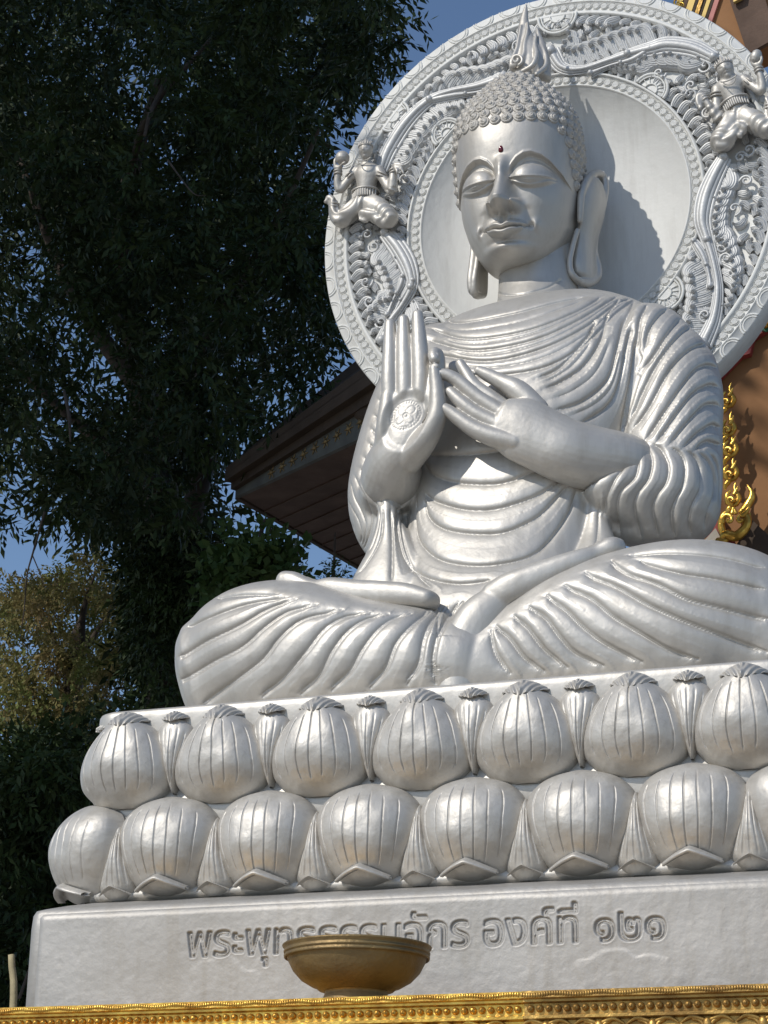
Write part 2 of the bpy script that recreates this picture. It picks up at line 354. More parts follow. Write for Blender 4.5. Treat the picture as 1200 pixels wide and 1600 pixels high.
# a thin cut line in the bottom of each crease
h -= np.where(mask, .007*np.exp(-(d/.0095)**2)*np.clip(A/.02, 0, 1), 0)
r2, t2 = zip(*[trace(bvh, l) for l in K2]); r2 = np.concatenate(r2); t2 = np.concatenate(t2)
i2, d2 = nearest(r2, v, mask & ((v[:, 2] < 6) | (v[:, 2] > 7.75))); dv = v-r2[i2]; al = np.clip(np.einsum('ij,ij->i', dv, t2[i2]), -.009, .009)
d2 = np.where(d2 < 8, np.linalg.norm(dv-al[:, None]*t2[i2], axis=1), d2); h -= .006*np.exp(-(d2/.0095)**2)
v = v+nrm*h[:, None]
setv(body, v)
link('body', body, ROBE, statue)
at = body.attributes.new('crease', 'FLOAT', 'POINT'); at.data.foreach_set('value', np.where(mask, np.minimum(np.minimum(d_raw+(1-np.clip(A/.012, 0, 1))*.02, d2), .08), .08).astype(np.float32))
print('folds', time.time()-T0)
# ------------------------------------------------------------ hands and feet
def fing(g, rows, n=18, ref=(0, 1, 0), sq=2.0, k=1.14):
    g.loft([c4(*r[:3], r[3]*(k if r[3] < 16 else 1), *(r[4:])) for r in rows], n, 28, ref=ref, cap=.95, sq=sq)
g = Geo()
fing(g, [(613, 758, 1.2, 47), (612, 745, 1.1, 49), (616, 722, .98, 44, 42), (626, 700, .90, 37, 30), (634, 672, .86, 41, 20), (637, 640, .85, 40, 15), (636, 618, .85, 37, 13)], 26)
fing(g, [(603, 700, .9, 20, 16), (604, 660, .84, 14, 15), (607, 620, .84, 11)])                       # heel of the hand, outer side
fing(g, [(636, 716, .92, 26), (660, 690, .84, 22), (678, 662, .80, 17), (684, 640, .79, 13), (683, 610, .78, 10.5), (680, 588, .77, 8.5), (679, 576, .765, 7.5)], 26)   # thumb
fing(g, [(610, 625, .85, 12), (609, 590, .845, 12), (609.5, 545, .85, 10.5), (609.5, 506, .86, 8)])
fing(g, [(633, 625, .85, 12.5), (633, 588, .845, 12.5), (631.5, 540, .845, 10.8), (630.5, 500, .855, 8)])
fing(g, [(657, 625, .85, 12.5), (658, 585, .845, 12.5), (655.5, 535, .845, 11), (652.5, 492, .86, 8)])
fing(g, [(668, 640, .86, 12), (677, 608, .86, 11.5), (684, 578, .85, 10.5), (684, 559, .84, 10), (680, 552, .815, 9.5), (678, 556, .79, 8.5), (679, 561, .775, 7.5)], 26)
hm = remesh(g, 'hand', .0062, 5, .5)
v, n = arr(hm)
# hollow of the palm and the wheel of the law cut into it
C = S(632, 647, .79); e1 = S(642, 647, .79)-S(632, 647, .79); e1 /= np.linalg.norm(e1); e2 = S(632, 637, .79)-S(632, 647, .79); e2 /= np.linalg.norm(e2)
a = (v-C)@e1; b = (v-C)@e2; rr = np.hypot(a, b); fr = (n[:, 1] < -.35)&(v[:, 1] < .95)
hol = sstep(1.15, .8, np.hypot((a-.01)/.15, (b+.04)/.19))
v[:, 1] += fr*hol*.022
an = np.arctan2(b, a)
wheel = -.0032*(G(rr-.100, .004)+G(rr-.080, .0035))-.005*G(rr-.09, .006)*(np.sin(an*32) > .2)
pet = np.abs(np.abs(np.sin(2*(an)))**.6*.062-np.clip(rr-.012, 0, 1)); wheel += -.0035*G(pet, .005)*(rr < .078)*(rr > .012)
wheel += -.006*G(rr-.014, .004)
v += n*(wheel*fr)[:, None]
setv(hm, v); link('hand', hm, SILVER, statue)
g = Geo()
g.loft([c4(985, 728, 1.27, 46), c4(965, 723, 1.2, 48), c4(915, 714, 1.08, 46, 51), c4(880, 703, 1.0, 42, 51), c4(850, 688, .95, 34, 52), c4(815, 671, .9, 26, 52), c4(785, 660, .87, 20, 42)], 30, 32, ref=(0, 0, 1), cap=.8)
z = (0, 0, 1)
fing(g, [(840, 640, .97, 18), (810, 612, .96, 15), (782, 596, .95, 10.5), (760, 585, .94, 8.5), (748, 579, .93, 6.5)], 20, z, k=1.22)
fing(g, [(800, 650, .93, 13), (768, 622, .92, 10), (742, 603, .91, 9), (728, 583, .91, 8), (719, 568, .91, 6.5)], 22, z, k=1.22)
fing(g, [(800, 658, .88, 13), (776, 641, .86, 10.5), (745, 620, .84, 9.5), (718, 597, .82, 8.8), (699, 586, .80, 8), (683, 585, .785, 7.2)], 24, z, k=1.22)
fing(g, [(800, 676, .86, 13), (766, 658, .84, 10.5), (742, 645, .825, 9.5), (720, 628, .815, 8.8), (703, 612, .81, 7)], 22, z, k=1.22)
fing(g, [(806, 692, .86, 17), (768, 682, .83, 12.5), (738, 669, .81, 10.5), (714, 652, .80, 9.2), (697, 640, .79, 8), (684, 637, .785, 7.2)], 24, z, k=1.22)
hm2 = remesh(g, 'hand', .0062, 5, .5)
link('hand', hm2, SILVER, statue)
def nail(x, y, Y, r):
    p = S(x, y, Y); o = Geo().ball((0, 0, 0), (r*R2*1.15, r*R2*.35, r*R2*.8), 14, 8)
    m = o.mesh('fingernail'); k = link('fingernail', m, SILVER, statue); k.matrix_world = Matrix.Translation(p)
    k.matrix_parent_inverse = wm(statue).inverted(); k.location = p
nail(682, 584.5, .757, 6.5); nail(683, 636.5, .757, 6.5); nail(679, 555, .765, 6.5); nail(679, 572, .742, 6)
g = Geo()
g.loft([c4(450, 912, .74, 22, 19), c4(462, 912, .72, 20, 17), c4(492, 922, .7, 20, 14), c4(520, 923, .68, 24, 19), c4(560, 929, .66, 26, 21), c4(600, 931, .64, 26, 21), c4(640, 933, .62, 26, 19), c4(672, 938, .6, 22, 14)], 40, 28, ref=(0, 0, 1), cap=.9, sq=2.6)
for i, (x, y) in enumerate([(452, 903), (466, 905), (478, 908), (489, 911)]): fing(g, [(x+14, y+6, .8+.03*i, 7), (x, y, .78+.05*i, 8-i*.6)], 6)
ft = remesh(g, 'foot', .009, 6); link('foot', ft, SILVER, statue)
g = Geo()
g.loft([c4(772, 932, .60, 20, 21), c4(800, 920, .60, 22, 25), c4(850, 900, .64, 24, 22), c4(900, 880, .68, 22, 18), c4(932, 867, .72, 18, 14), c4(955, 857, .74, 18, 16), c4(964, 856, .76, 16, 14)], 40, 28, ref=(0, 0, 1), cap=.9, sq=2.4)
g.loft([c4(716, 1082, .53, 26, 32), c4(722, 1036, .54, 26, 36), c4(736, 997, .56, 24, 37), c4(754, 964, .58, 24, 34), c4(790, 930, .62, 20, 24)], 24, 24, ref=(0, 0, 1), cap=.7)
for i, (x, y) in enumerate([(948, 848), (936, 853), (924, 858), (912, 862)]): fing(g, [(x-8, y+12, .78+.03*i, 7), (x, y, .78+.04*i, 7-i*.6)], 6)
ft = remesh(g, 'foot', .009, 6); link('foot', ft, SILVER, statue)
print('hands', time.time()-T0)

# ------------------------------------------------------------ head
PITCH = math.radians(9); HS = 1.03; ud = V3(1, 0, 0); vd = V3(0, -math.sin(PITCH), math.cos(PITCH)); wd = V3(0, -math.cos(PITCH), -math.sin(PITCH))
HO = S(785, 280, 1.60)-wd*.46*HS
HW = [(-0.5618, .03), (-0.5551, .12), (-0.5417, .175), (-0.5182, .215), (-0.4846, .25), (-0.4375, .285), (-0.3905, .312), (-0.33, .342), (-0.25, .367), (-0.15, .392), (0, .415), (0.2, .425), (0.37, .427), (0.5, .417), (0.6, .388), (0.67, .35), (0.735, .30), (0.785, .24), (0.83, .195), (0.875, .15), (0.91, .09), (0.925, .01)]
HF = [(-0.5618, .03), (-0.5551, .26), (-0.5417, .34), (-0.5182, .395), (-0.4846, .425), (-0.4375, .435), (-0.3905, .44), (-0.3, .445), (-0.15, .448), (0, .452), (0.15, .462), (0.28, .458), (0.38, .442), (0.5, .405), (0.6, .355), (0.67, .31), (0.735, .26), (0.785, .22), (0.83, .185), (0.875, .14), (0.91, .08), (0.925, .01)]
HB = [(-0.5618, .03), (-0.545, .1), (-0.5114, .14), (-0.4442, .18), (-0.377, .26), (-0.2, .42), (0, .48), (0.2, .52), (0.37, .52), (0.5, .49), (0.6, .43), (0.67, .37), (0.735, .31), (0.785, .25), (0.83, .20), (0.875, .15), (0.91, .09), (0.925, .01)]
def tab(T, x):
    T = np.array(T); q = spline(T, 400); return np.interp(x, q[:, 0], q[:, 1])
def face(u, v):
    a = np.abs(u); f = 0*u
    vb = np.interp(a, [0, .035, .06, .1, .15, .2, .26, .31, .36, .41], [.0, .035, .085, .135, .168, .175, .155, .115, .05, -.05])
    dn = vb-v; lat = sstep(.045, .075, a)*sstep(.43, .36, a)
    f += -.040*sstep(-.004, .02, dn)*np.exp(-np.clip(dn, 0, 1)**2/.011)*lat          # under the brow
    f += .010*G(dn+.006, .012)*lat                                                   # brow edge
    f += -.010*G(dn-.045, .006)*lat*sstep(.36, .30, a)*.6
    t = (a-.19)/.128
    E = 1-((a-.19)/.145)**2-((v-.005)/.098)**2
    up = -.026+.016*t**2; lo = -.056+.046*t**2
    f += .075*np.sqrt(np.clip(E, 0, 1)+1e-6)*sstep(-.05, .35, E)*np.where(v < up, np.clip(1-.5*(up-v)/.05, .0, 1)*sstep(.035, .0, lo-v), 1)
    ins = sstep(0, .004, up-v)*sstep(0, .004, v-lo)*(np.abs(t) < 1)
    f += -.006*ins+.007*ins*G(a-.19, .035)
    rim = (np.abs(t) < 1.12)
    f += (-.010*G(v-up, .0045)+.009*G(v-up-.010, .006)-.007*G(v-lo, .0045)+.008*G(v-lo+.011, .007))*rim
    f += -.004*G(v-(up+lo)/2, .003)*ins
    # nose
    s = .038+.036*sstep(.06, -.19, v)
    H = np.interp(v, [-.30, -.262, -.245, -.225, -.20, -.175, -.12, -.05, .02, .08, .13, .18], [0, .004, .05, .15, .205, .215, .175, .125, .08, .045, .015, 0])
    nz = H*np.exp(-(a/s)**2.6); wing = .125*G(a-.083, .033)*G(v+.198, .037)
    f += np.maximum(nz, wing)+.25*np.minimum(nz, wing)
    f += -.045*G(a-.045, .020)*G(v+.236, .014)
    f += .022*G(u, .05)*sstep(.0, .08, v)*sstep(.2, .1, v)
    # mouth
    f += .050*np.exp(-(u/.19)**2-((v+.375)/.12)**2)
    vm = -.368+1.15*a**2-.004*np.cos(a*55)*(a < .1)
    k = np.clip(1-(a/.148)**2, 0, 1)
    hu = (.058-.018*G(u, .022)-.004*(a > 9))*k**.55+1e-4; hl = .054*np.clip(1-(a/.128)**2, 0, 1)**.6+1e-4
    tu = (v-vm)/hu; tl = (vm-v)/hl
    f += np.where((tu > 0)&(tu < 1), .064*np.sin(np.pi*np.clip(tu, 0, 1))**.55*k**.5, 0)
    f += np.where((tl > 0)&(tl < 1), .075*np.sin(np.pi*np.clip(tl, 0, 1))**.5*np.sqrt(np.clip(1-(a/.131)**2, 0, 1)), 0)
    f += .009*G(v-vm-hu-.006, .006)*(a < .15)
    f += -.016*G(v-vm, .006)*(a < .16)
    f += -.024*G(a-.172, .020)*G(v+.336, .022)+.022*G(a-.205, .025)*G(v+.335, .04)
    f += (-.012*G(u, .016)+.007*G(a-.032, .012))*sstep(-.245, -.26, v)*sstep(-.32, -.30, v)
    f += -.026*G(u, .12)*G(v+.440, .022)+.045*G(u, .14)*G(v+.485, .05)
    f += .030*G(a-.25, .13)*G(v+.17, .15)
    f += -.010*G(a-.14-.25*np.clip(-.2-v, 0, .12), .03)*sstep(-.19, -.23, v)*sstep(-.34, -.28, v)
    return f
NT, NV = 460, 330
th = np.linspace(-1, 1, NT, endpoint=False); th = np.pi*(.45*th+.55*th**3)          # finer at the front (th = 0)
vv = np.linspace(-.561, .925, NV)
Wv, Fv, Bv = tab(HW, vv)[:, None], tab(HF, vv)[:, None], tab(HB, vv)[:, None]
st, ct = np.sin(th)[None], np.cos(th)[None]
ex = 2/2.25
uu = Wv*np.sign(st)*abs(st)**ex; D = np.where(ct > 0, Fv, Bv); ww = D*np.sign(ct)*abs(ct)**ex
VV = np.repeat(vv[:, None], NT, 1)
ww = ww+face(uu, VV)*sstep(0, .25, ct+0*ww)
hp = HO+HS*(uu[..., None]*ud+VV[..., None]*vd+ww[..., None]*wd)
f = np.vstack([grid_faces(NT, NV, True)])
me = mesh_np('head', hp.reshape(-1, 3), f)
HGRID = hp; _, hn = arr(me); HN = hn.reshape(NV, NT, 3)
if (HN[NV//2, NT//2]@wd) < 0: me.flip_normals(); HN = -HN
head = link('head', me, SILVER, statue)
# red drop on the forehead
RED = mat('red_glass', (.12, .006, .01), .12, 0, spec=.8)
jv = int(np.argmin(abs(vv-.205))); c = HGRID[jv, NT//2]; g = Geo()
a = np.linspace(0, 2*math.pi, 24, endpoint=False); rows = []
for k in np.linspace(0, 1, 7):
    r = math.cos(k*math.pi/2); rows.append(c+ud*(.019*r*np.sin(a))[:, None]+vd*(.019*r*np.cos(a)*np.where(np.cos(a) > 0, 1.9, 1))[:, None]+wd*(.016*math.sin(k*math.pi/2)-.004))
g.add(np.concatenate(rows), grid_faces(24, 7, True)); link('forehead_gem', g.mesh('forehead_gem'), RED, statue)
# curls of the hair
g = Geo(); prof = [(1.0, -.3), (1.0, .16), (.95, .34), (.84, .44), (.72, .46), (.68, .40), (.65, .62), (.56, .78), (.44, .82), (.40, .76), (.37, .98), (.26, 1.10), (.10, 1.12), (.02, 1.12)]
a = np.linspace(0, 2*math.pi, 18, endpoint=False)
pv = np.concatenate([np.stack([r*np.cos(a), r*np.sin(a), .62*h+.06*np.sin(a-i)*(i > 2)], -1) for i, (r, h) in enumerate(prof)])
g.add(pv, grid_faces(18, len(prof), True)); curl_me = g.mesh('hair_curl'); curl_me.materials.append(SILVER)
sp = 0; ncurl = 0; row = 0
seg = np.linalg.norm(np.diff(HGRID[:, NT//2], axis=0), axis=1); arc = np.r_[0, np.cumsum(seg)]
j0 = int(np.argmin(abs(vv-.02))); s = arc[j0]
while s < arc[-1]-.01:
    j = int(np.argmin(abs(arc-s))); v_ = vv[j]; rad = .0425 if v_ < .62 else (.040 if v_ < .76 else .034)
    ring = HGRID[j]; L = np.r_[0, np.cumsum(np.linalg.norm(np.diff(np.vstack([ring, ring[:1]]), axis=0), axis=1))]
    n = max(3, int(L[-1]/(rad*1.93)))
    for k in range(n):
        t = (k+.5*(row % 2)+.02)/n*L[-1] % L[-1]; i = int(np.argmin(abs(L[:-1]-t)))
        thk = th[i]; hl = np.interp(abs(thk), [0, .5, .9, 1.15, 1.3, 1.42, 1.6, 3.2], [.43, .415, .38, .30, .10, -.02, -.08, -.3])
        if v_ < hl: continue
        nn = HN[j, i]; p = HGRID[j, i]
        if nn@(CPOS-p)/np.linalg.norm(CPOS-p) < -.35 or p[1] > 2.35: continue
        o = bpy.data.objects.new('hair_curl', curl_me); SC.collection.objects.link(o); o.parent = head
        o.matrix_parent_inverse = wm(head).inverted()
        q = Vector(nn).to_track_quat('Z', 'Y'); sc = rad*random.uniform(.96, 1.04)
        m = Matrix.LocRotScale(Vector(p), q @ Matrix.Rotation(random.random()*6, 3, 'Z').to_quaternion(), (sc, sc, sc))
        o.location, o.rotation_mode, o.rotation_quaternion, o.scale = m.translation, 'QUATERNION', m.to_quaternion(), (sc, sc, sc); ncurl += 1
    s += rad*1.80; row += 1
print('curls', ncurl)
# ears: a long bent plate with a raised rim, hollow shell and drooping lobe
def ear(mid, rim, Yf, Yb, shell, slit):
    g = Geo(); D_ = S(945, 330, Yb)-S(908, 330, Yf); D_ /= np.linalg.norm(D_)
    ym = (Yf+Yb)/2
    pts = [[*S(x, y, ym), t, hw] for x, y, hw, t in mid]; g.loft(pts, 40, 32, ref=tuple(D_), cap=.9)
    def P(x, y, k, lift=0): return S(x, y, ym+(Yb-Yf)*.5*k-lift)
    q = [[*P(x, y, k, .03), r, r] for x, y, k, r in rim]; g.loft(q, 60, 12, ref=(0, 1, 0), cap=.9)
    me = remesh(g, 'ear', .0085, 4, .5)
    v, n = arr(me); cc = np.array([P(x, y, k) for x, y, k in shell]); q = spline(cc, 40)
    idx, d = nearest(q, v); v = v-n*(.035*np.exp(-(d/.030)**2)*(n[:, 1] < .1))[:, None]
    cc = np.array([P(x, y, k) for x, y, k in slit]); q = spline(cc, 60); idx, d = nearest(q, v); v = v-n*(.012*np.exp(-(d/.012)**2)*(n[:, 1] < .1))[:, None]
    setv(me, v); return link('ear', me, SILVER, statue)
ear([(931, 286, .085, .035), (930, 300, .125, .04), (927, 325, .145, .045), (922, 350, .135, .045), (917, 375, .115, .045), (914, 400, .115, .05), (914, 420, .13, .055), (914, 432, .12, .055)],
    [(906, 345, -.9, .022), (907, 322, -1, .026), (909, 300, -1, .028), (917, 281, -.5, .03), (931, 271, .3, .03), (942, 276, .9, .03), (946, 294, 1, .028), (943, 318, 1, .026), (937, 345, .95, .024), (931, 372, .85, .022), (930, 395, .9, .022), (935, 418, 1, .026), (933, 434, .8, .03), (915, 443, 0, .034), (896, 432, -.9, .026), (890, 412, -1, .022), (895, 385, -.95, .02), (902, 360, -.9, .02)],
    2.06, 2.34, [(928, 292, 0), (934, 305, .3), (932, 325, .3), (927, 345, .2)], [(915, 378, 0), (914, 395, 0), (917, 412, .1), (921, 424, .2)])
ear([(752, 300, .10, .035), (752, 350, .10, .04), (749, 400, .09, .045), (746, 440, .10, .05), (746, 456, .09, .05)],
    [(752, 300, -1, .02), (750, 360, -1, .02), (745, 410, -1, .022), (741, 440, -1, .026), (742, 460, -.6, .028), (754, 458, .6, .026), (758, 430, 1, .022), (758, 380, 1, .02)],
    2.06, 2.30, [(752, 300, 0), (752, 340, 0)], [(750, 390, 0), (748, 430, 0)])
# flame on the crown
g = Geo()
g.loft([c4(827, 124, 2.100, 34, 30), c4(826, 100, 2.080, 35, 26), c4(825, 84, 2.080, 27, 20), c4(822, 66, 2.100, 18, 14), c4(819, 48, 2.120, 12, 10), c4(819, 32, 2.130, 8.5, 7), c4(821, 16, 2.140, 4.5, 4), c4(822, 7, 2.140, 1.5, 1.5)], 50, 28, ref=(0, 1, 0), cap=.4)
g.loft([c4(846, 122, 2.080, 18, 20), c4(848, 98, 2.080, 14.5, 14), c4(846, 76, 2.100, 10, 9), c4(842, 58, 2.120, 5.5, 5), c4(839, 43, 2.140, 1.5)], 24, 20, ref=(0, 1, 0), cap=.5)
for r in ([(800, 108, 1.995, 5), (800, 96, 1.980, 5), (807, 78, 2.010, 4), (811, 58, 2.050, 3.2), (814, 40, 2.080, 2)], [(798, 104, 1.980, 4), (808, 100, 1.950, 4.5), (818, 86, 1.980, 4.5), (820, 68, 2.020, 4), (824, 50, 2.060, 3), (824, 34, 2.090, 1.5)],
          [(815, 112, 1.950, 4), (832, 102, 1.940, 5), (838, 86, 1.970, 5), (836, 70, 2.030, 3.5), (838, 54, 2.080, 2.5)], [(838, 116, 1.940, 4), (852, 104, 2.000, 4.5), (853, 88, 2.040, 3.5), (847, 70, 2.080, 2.5)]):
    g.loft([c4(*q) for q in r], 20, 14, ref=(0, 1, 0), cap=.8)
sp = []
for k in range(22):
    t = k/21; A_ = -1.2+t*8.5; rr = 9*(1-t)+1.2; sp.append(c4(807+rr*math.cos(A_), 93-rr*math.sin(A_)*.9, 1.92+.02*t, 3.0*(1-t*.3)))
g.loft(sp, 60, 10, ref=(0, 1, 0))
fm = remesh(g, 'crown_flame', .0062, 2, .4); link('crown_flame', fm, SILVER, statue)
print('head', time.time()-T0)
# ============================================================ LOTUS PEDESTAL
ped = empty('lotus_pedestal', (0, 1.6, 2.8), 'silver double row lotus petal pedestal carved with a Thai inscription, under the seated statue', 'pedestal')
PW = 2.10                                     # half width at the petals
def rrect(hw, y0, y1, r, n=10):
    "rounded rectangle, counter clockwise from above"
    P = []
    for cx, cy, a0 in ((hw-r, y0+r, -90), (hw-r, y1-r, 0), (-hw+r, y1-r, 90), (-hw+r, y0+r, 180)):
        for k in range(n+1):
            a = math.radians(a0+90*k/n); P.append((cx+r*math.cos(a), cy+r*math.sin(a)))
    return np.array(P)
def stack(rows, r=.12):
    g = Geo(); R = []
    for z, hw, y0 in rows:
        q = rrect(hw, y0, 3.35-y0, r); R.append(np.column_stack([q, np.full(len(q), z)]))
    n = len(R[0]); g.add(np.concatenate(R), grid_faces(n, len(R), True).tolist()+[list(range(n))[::-1], [(len(R)-1)*n+i for i in range(n)]])
    return g
g = stack([(3.655, 2.12, -.02), (3.70, 2.05, .08), (3.80, 2.0, .12), (3.95, 1.98, .14), (4.15, 2.0, .12), (4.21, 2.02, .10), (4.26, 2.0, .14), (4.45, 2.01, .14), (4.58, 2.03, .115), (4.64, 2.05, .095), (4.76, 2.06, .085), (4.79, 2.055, .095), (4.80, 2.03, .12), (4.805, 1.9, .3)], .16)
m = link('lotus_core', g.mesh('lotus_core'), SILVER, ped)
bv = m.modifiers.new('b', 'SUBSURF'); bv.levels = 1; bv.render_levels = 1
# --- petals: local frame x across, y up, z out of the wall
def petal(name, H, prof, bulge, veins, nu=210, nv=56, lean=0., tip=None, seed=0, keep=0.):
    s = np.linspace(-1, 1, nu)[None]; t = np.linspace(0, 1, nv)[:, None]
    w = np.interp(t, [p[0] for p in prof], [p[1] for p in prof]); w = tab(prof, t[:, 0])[:, None] if True else w
    e = np.sqrt(np.clip(1-np.abs(s)**2.2, 0, 1))
    pr = np.sqrt(np.clip(np.sin(np.pi*np.clip(t*.96+.02, 0, 1)), 0, 1))
    pr = np.where(t > .5, np.maximum(pr, keep+(1-keep)*pr), pr)
    z = bulge*e*pr+lean*t
    rng = np.random.default_rng(seed)
    for k in range(9):
        cx, cy, am = rng.uniform(-.5, .5), rng.uniform(.25, .8), rng.uniform(-.008, .010); z = z+am*G(s-cx, .25)*G(t-cy, .12)
    for i, sv in enumerate(veins):
        a0 = .10+.08*abs(sv)+rng.uniform(0, .05); a1 = .93-.12*abs(sv)-rng.uniform(0, .05)
        z = z-.009*G((s-sv-.01*np.sin(9*t+i))*w, .0030)*sstep(a0, a0+.05, t)*sstep(a1, a1-.05, t)
    z = z-.04*(1-sstep(0, .05, 1-np.abs(s)))
    v = np.stack([s*w+0*t, H*t+0*s, z+0*s], -1)
    g = Geo(); g.add(v.reshape(-1, 3), grid_faces(nu, nv))
    if tip: tip(g)
    me = g.mesh(name); me.materials.append(SILVER_PETAL); return me
def leaf_tip(y0, wd, ht, out, up=1):
    "folded leaf that caps the point of a petal, cut by chevron grooves; its lower lip stands clear of the petal"
    def f(g):
        nu, nv = 61, 26; s = np.linspace(-1, 1, nu)[None]; t = np.linspace(0, 1, nv)[:, None]
        a = np.sqrt(s*s+.0025)
        top = y0-.38*ht*a**1.4; th = ht*(.12+.88*(1-np.clip(a, 0, 1))**.85)
        y = top-t*th; z = out*(.62+.38*np.sin(np.pi*.5*t))*(1-.62*a**2.2)
        ph = (a*2.6+t*.9)
        z = z+.0075*np.cos(ph*2*np.pi*1.35)*sstep(0, .1, t)*sstep(1.05, .9, a)+.010*G(s, .06)
        v = np.stack([s*wd+0*t, y, z], -1); F = grid_faces(nu, nv).tolist()
        g.add(v.reshape(-1, 3), F); b = v.copy(); b[..., 2] -= .035; b[..., 1] += .01; g.add(b.reshape(-1, 3), [q[::-1] for q in F])
        k = (nv-1)*nu; o = g.n-2*nu*nv
        g.f += [(o+k+i, o+k+i+1, o+nu*nv+k+i+1, o+nu*nv+k+i) for i in range(nu-1)]
    return f
V7 = [-.74, -.5, -.26, -.02, .22, .46, .7]
UP = petal('upper_petal', .52, [(0, .10), (.03, .17), (.1, .225), (.22, .285), (.36, .306), (.5, .302), (.65, .275), (.8, .222), (.9, .17), (1, .10)], .235, V7, lean=-.02, keep=.62, tip=leaf_tip(.560, .135, .105, .185), seed=1)
UP2 = petal('upper_petal', .52, [(0, .09), (.03, .165), (.1, .225), (.22, .288), (.36, .308), (.5, .299), (.65, .27), (.8, .216), (.9, .165), (1, .10)], .225, [x+.03 for x in V7], lean=-.015, keep=.60, tip=leaf_tip(.560, .13, .11, .18), seed=4)
def low_tip(g):
    nu, nv = 41, 14; s = np.linspace(-1, 1, nu)[None]; t = np.linspace(0, 1, nv)[:, None]; a = np.sqrt(s*s+.003)
    y = .105-.062*a-t*(.030+.012*(1-a)); z = .185+.050*np.sin(np.pi*.62*t)-.085*a**2-.012*t
    v = np.stack([s*.155+0*t, y, z+0*s], -1)[::-1]; g.add(v.reshape(-1, 3), grid_faces(nu, nv)); b_ = v.copy(); b_[..., 2] -= .05; b_[..., 1] += .008; g.add(b_.reshape(-1, 3), [q[::-1] for q in grid_faces(nu, nv).tolist()])
    o = g.n-2*nu*nv; g.f += [(o+i, o+nu*nv+i, o+nu*nv+i+1, o+i+1) for i in range(nu-1)]
LO = petal('lower_petal', .565, [(0, .06), (.03, .135), (.10, .195), (.22, .243), (.4, .286), (.55, .306), (.68, .308), (.8, .285), (.9, .23), (.96, .16), (1, .06)], .245, V7, lean=.0, tip=low_tip, seed=2)
LO2 = petal('lower_petal', .565, [(0, .06), (.03, .135), (.10, .20), (.22, .247), (.4, .288), (.55, .304), (.68, .306), (.8, .283), (.9, .23), (.96, .16), (1, .06)], .235, [x-.03 for x in V7], lean=.0, tip=low_tip, seed=7)
SU = petal('small_upper_petal', .42, [(0, .01), (.2, .035), (.5, .075), (.75, .115), (.9, .115), (1, .07)], .12, [-.66, -.35, 0, .35, .66], nu=48, nv=36, keep=.6, tip=leaf_tip(.475, .088, .075, .115), seed=3)
def slow_tip(g):
    nu, nv = 25, 8; s = np.linspace(-1, 1, nu)[None]; t = np.linspace(0, 1, nv)[:, None]; a = np.abs(s)
    y = .06-.04*a+t*.012; z = .085+.05*np.sin(np.pi*t)*(1-a**2)-.03*a**2
    g.add(np.stack([s*.10+0*t, y, z+0*s], -1).reshape(-1, 3), grid_faces(nu, nv))
SL = petal('small_lower_petal', .44, [(0, .045), (.06, .085), (.15, .115), (.3, .10), (.5, .07), (.75, .04), (1, .01)], .12, [-.66, -.35, 0, .35, .66], nu=48, nv=36, tip=slow_tip, seed=5)
def put(me, x, y, z, ang, sx=1., sz=1.):
    o = bpy.data.objects.new(me.name.split('.')[0], me); SC.collection.objects.link(o); o.parent = ped
    o.matrix_parent_inverse = wm(ped).inverted()
    o.location = (x, y, z); o.rotation_euler = (math.pi/2, 0, ang); o.scale = (sx, sz, sx if sx < 1 else 1); return o
Y1, Y2 = .15, .13
for k in range(-3, 4): put(UP if k % 2 else UP2, .6*k, Y1, 4.205, 0)
for k in range(-3, 3): put(LO if k % 2 else LO2, .6*(k+.5), Y2, 3.688, 0)
for k in range(-3, 3): put(SU, .6*(k+.5), Y1-.02, 4.28, 0)
for k in range(-3, 4): put(SL, .6*k, Y2-.03, 3.675, 0)
for sg in (-1, 1):
    put(LO, sg*2.04, Y2+.09, 3.688, sg*math.radians(37)); put(SU, sg*1.95, Y1+.07, 4.28, sg*math.radians(40), 1.1)
    for k in range(5):
        put(UP, sg*1.98, .5+.6*k, 4.205, sg*math.pi/2)
        if k: put(LO, sg*2.0, .2+.6*k, 3.688, sg*math.pi/2)
        put(SL, sg*2.0, .5+.6*k, 3.675, sg*math.pi/2); put(SU, sg*1.98, .8+.6*k, 4.28, sg*math.pi/2)
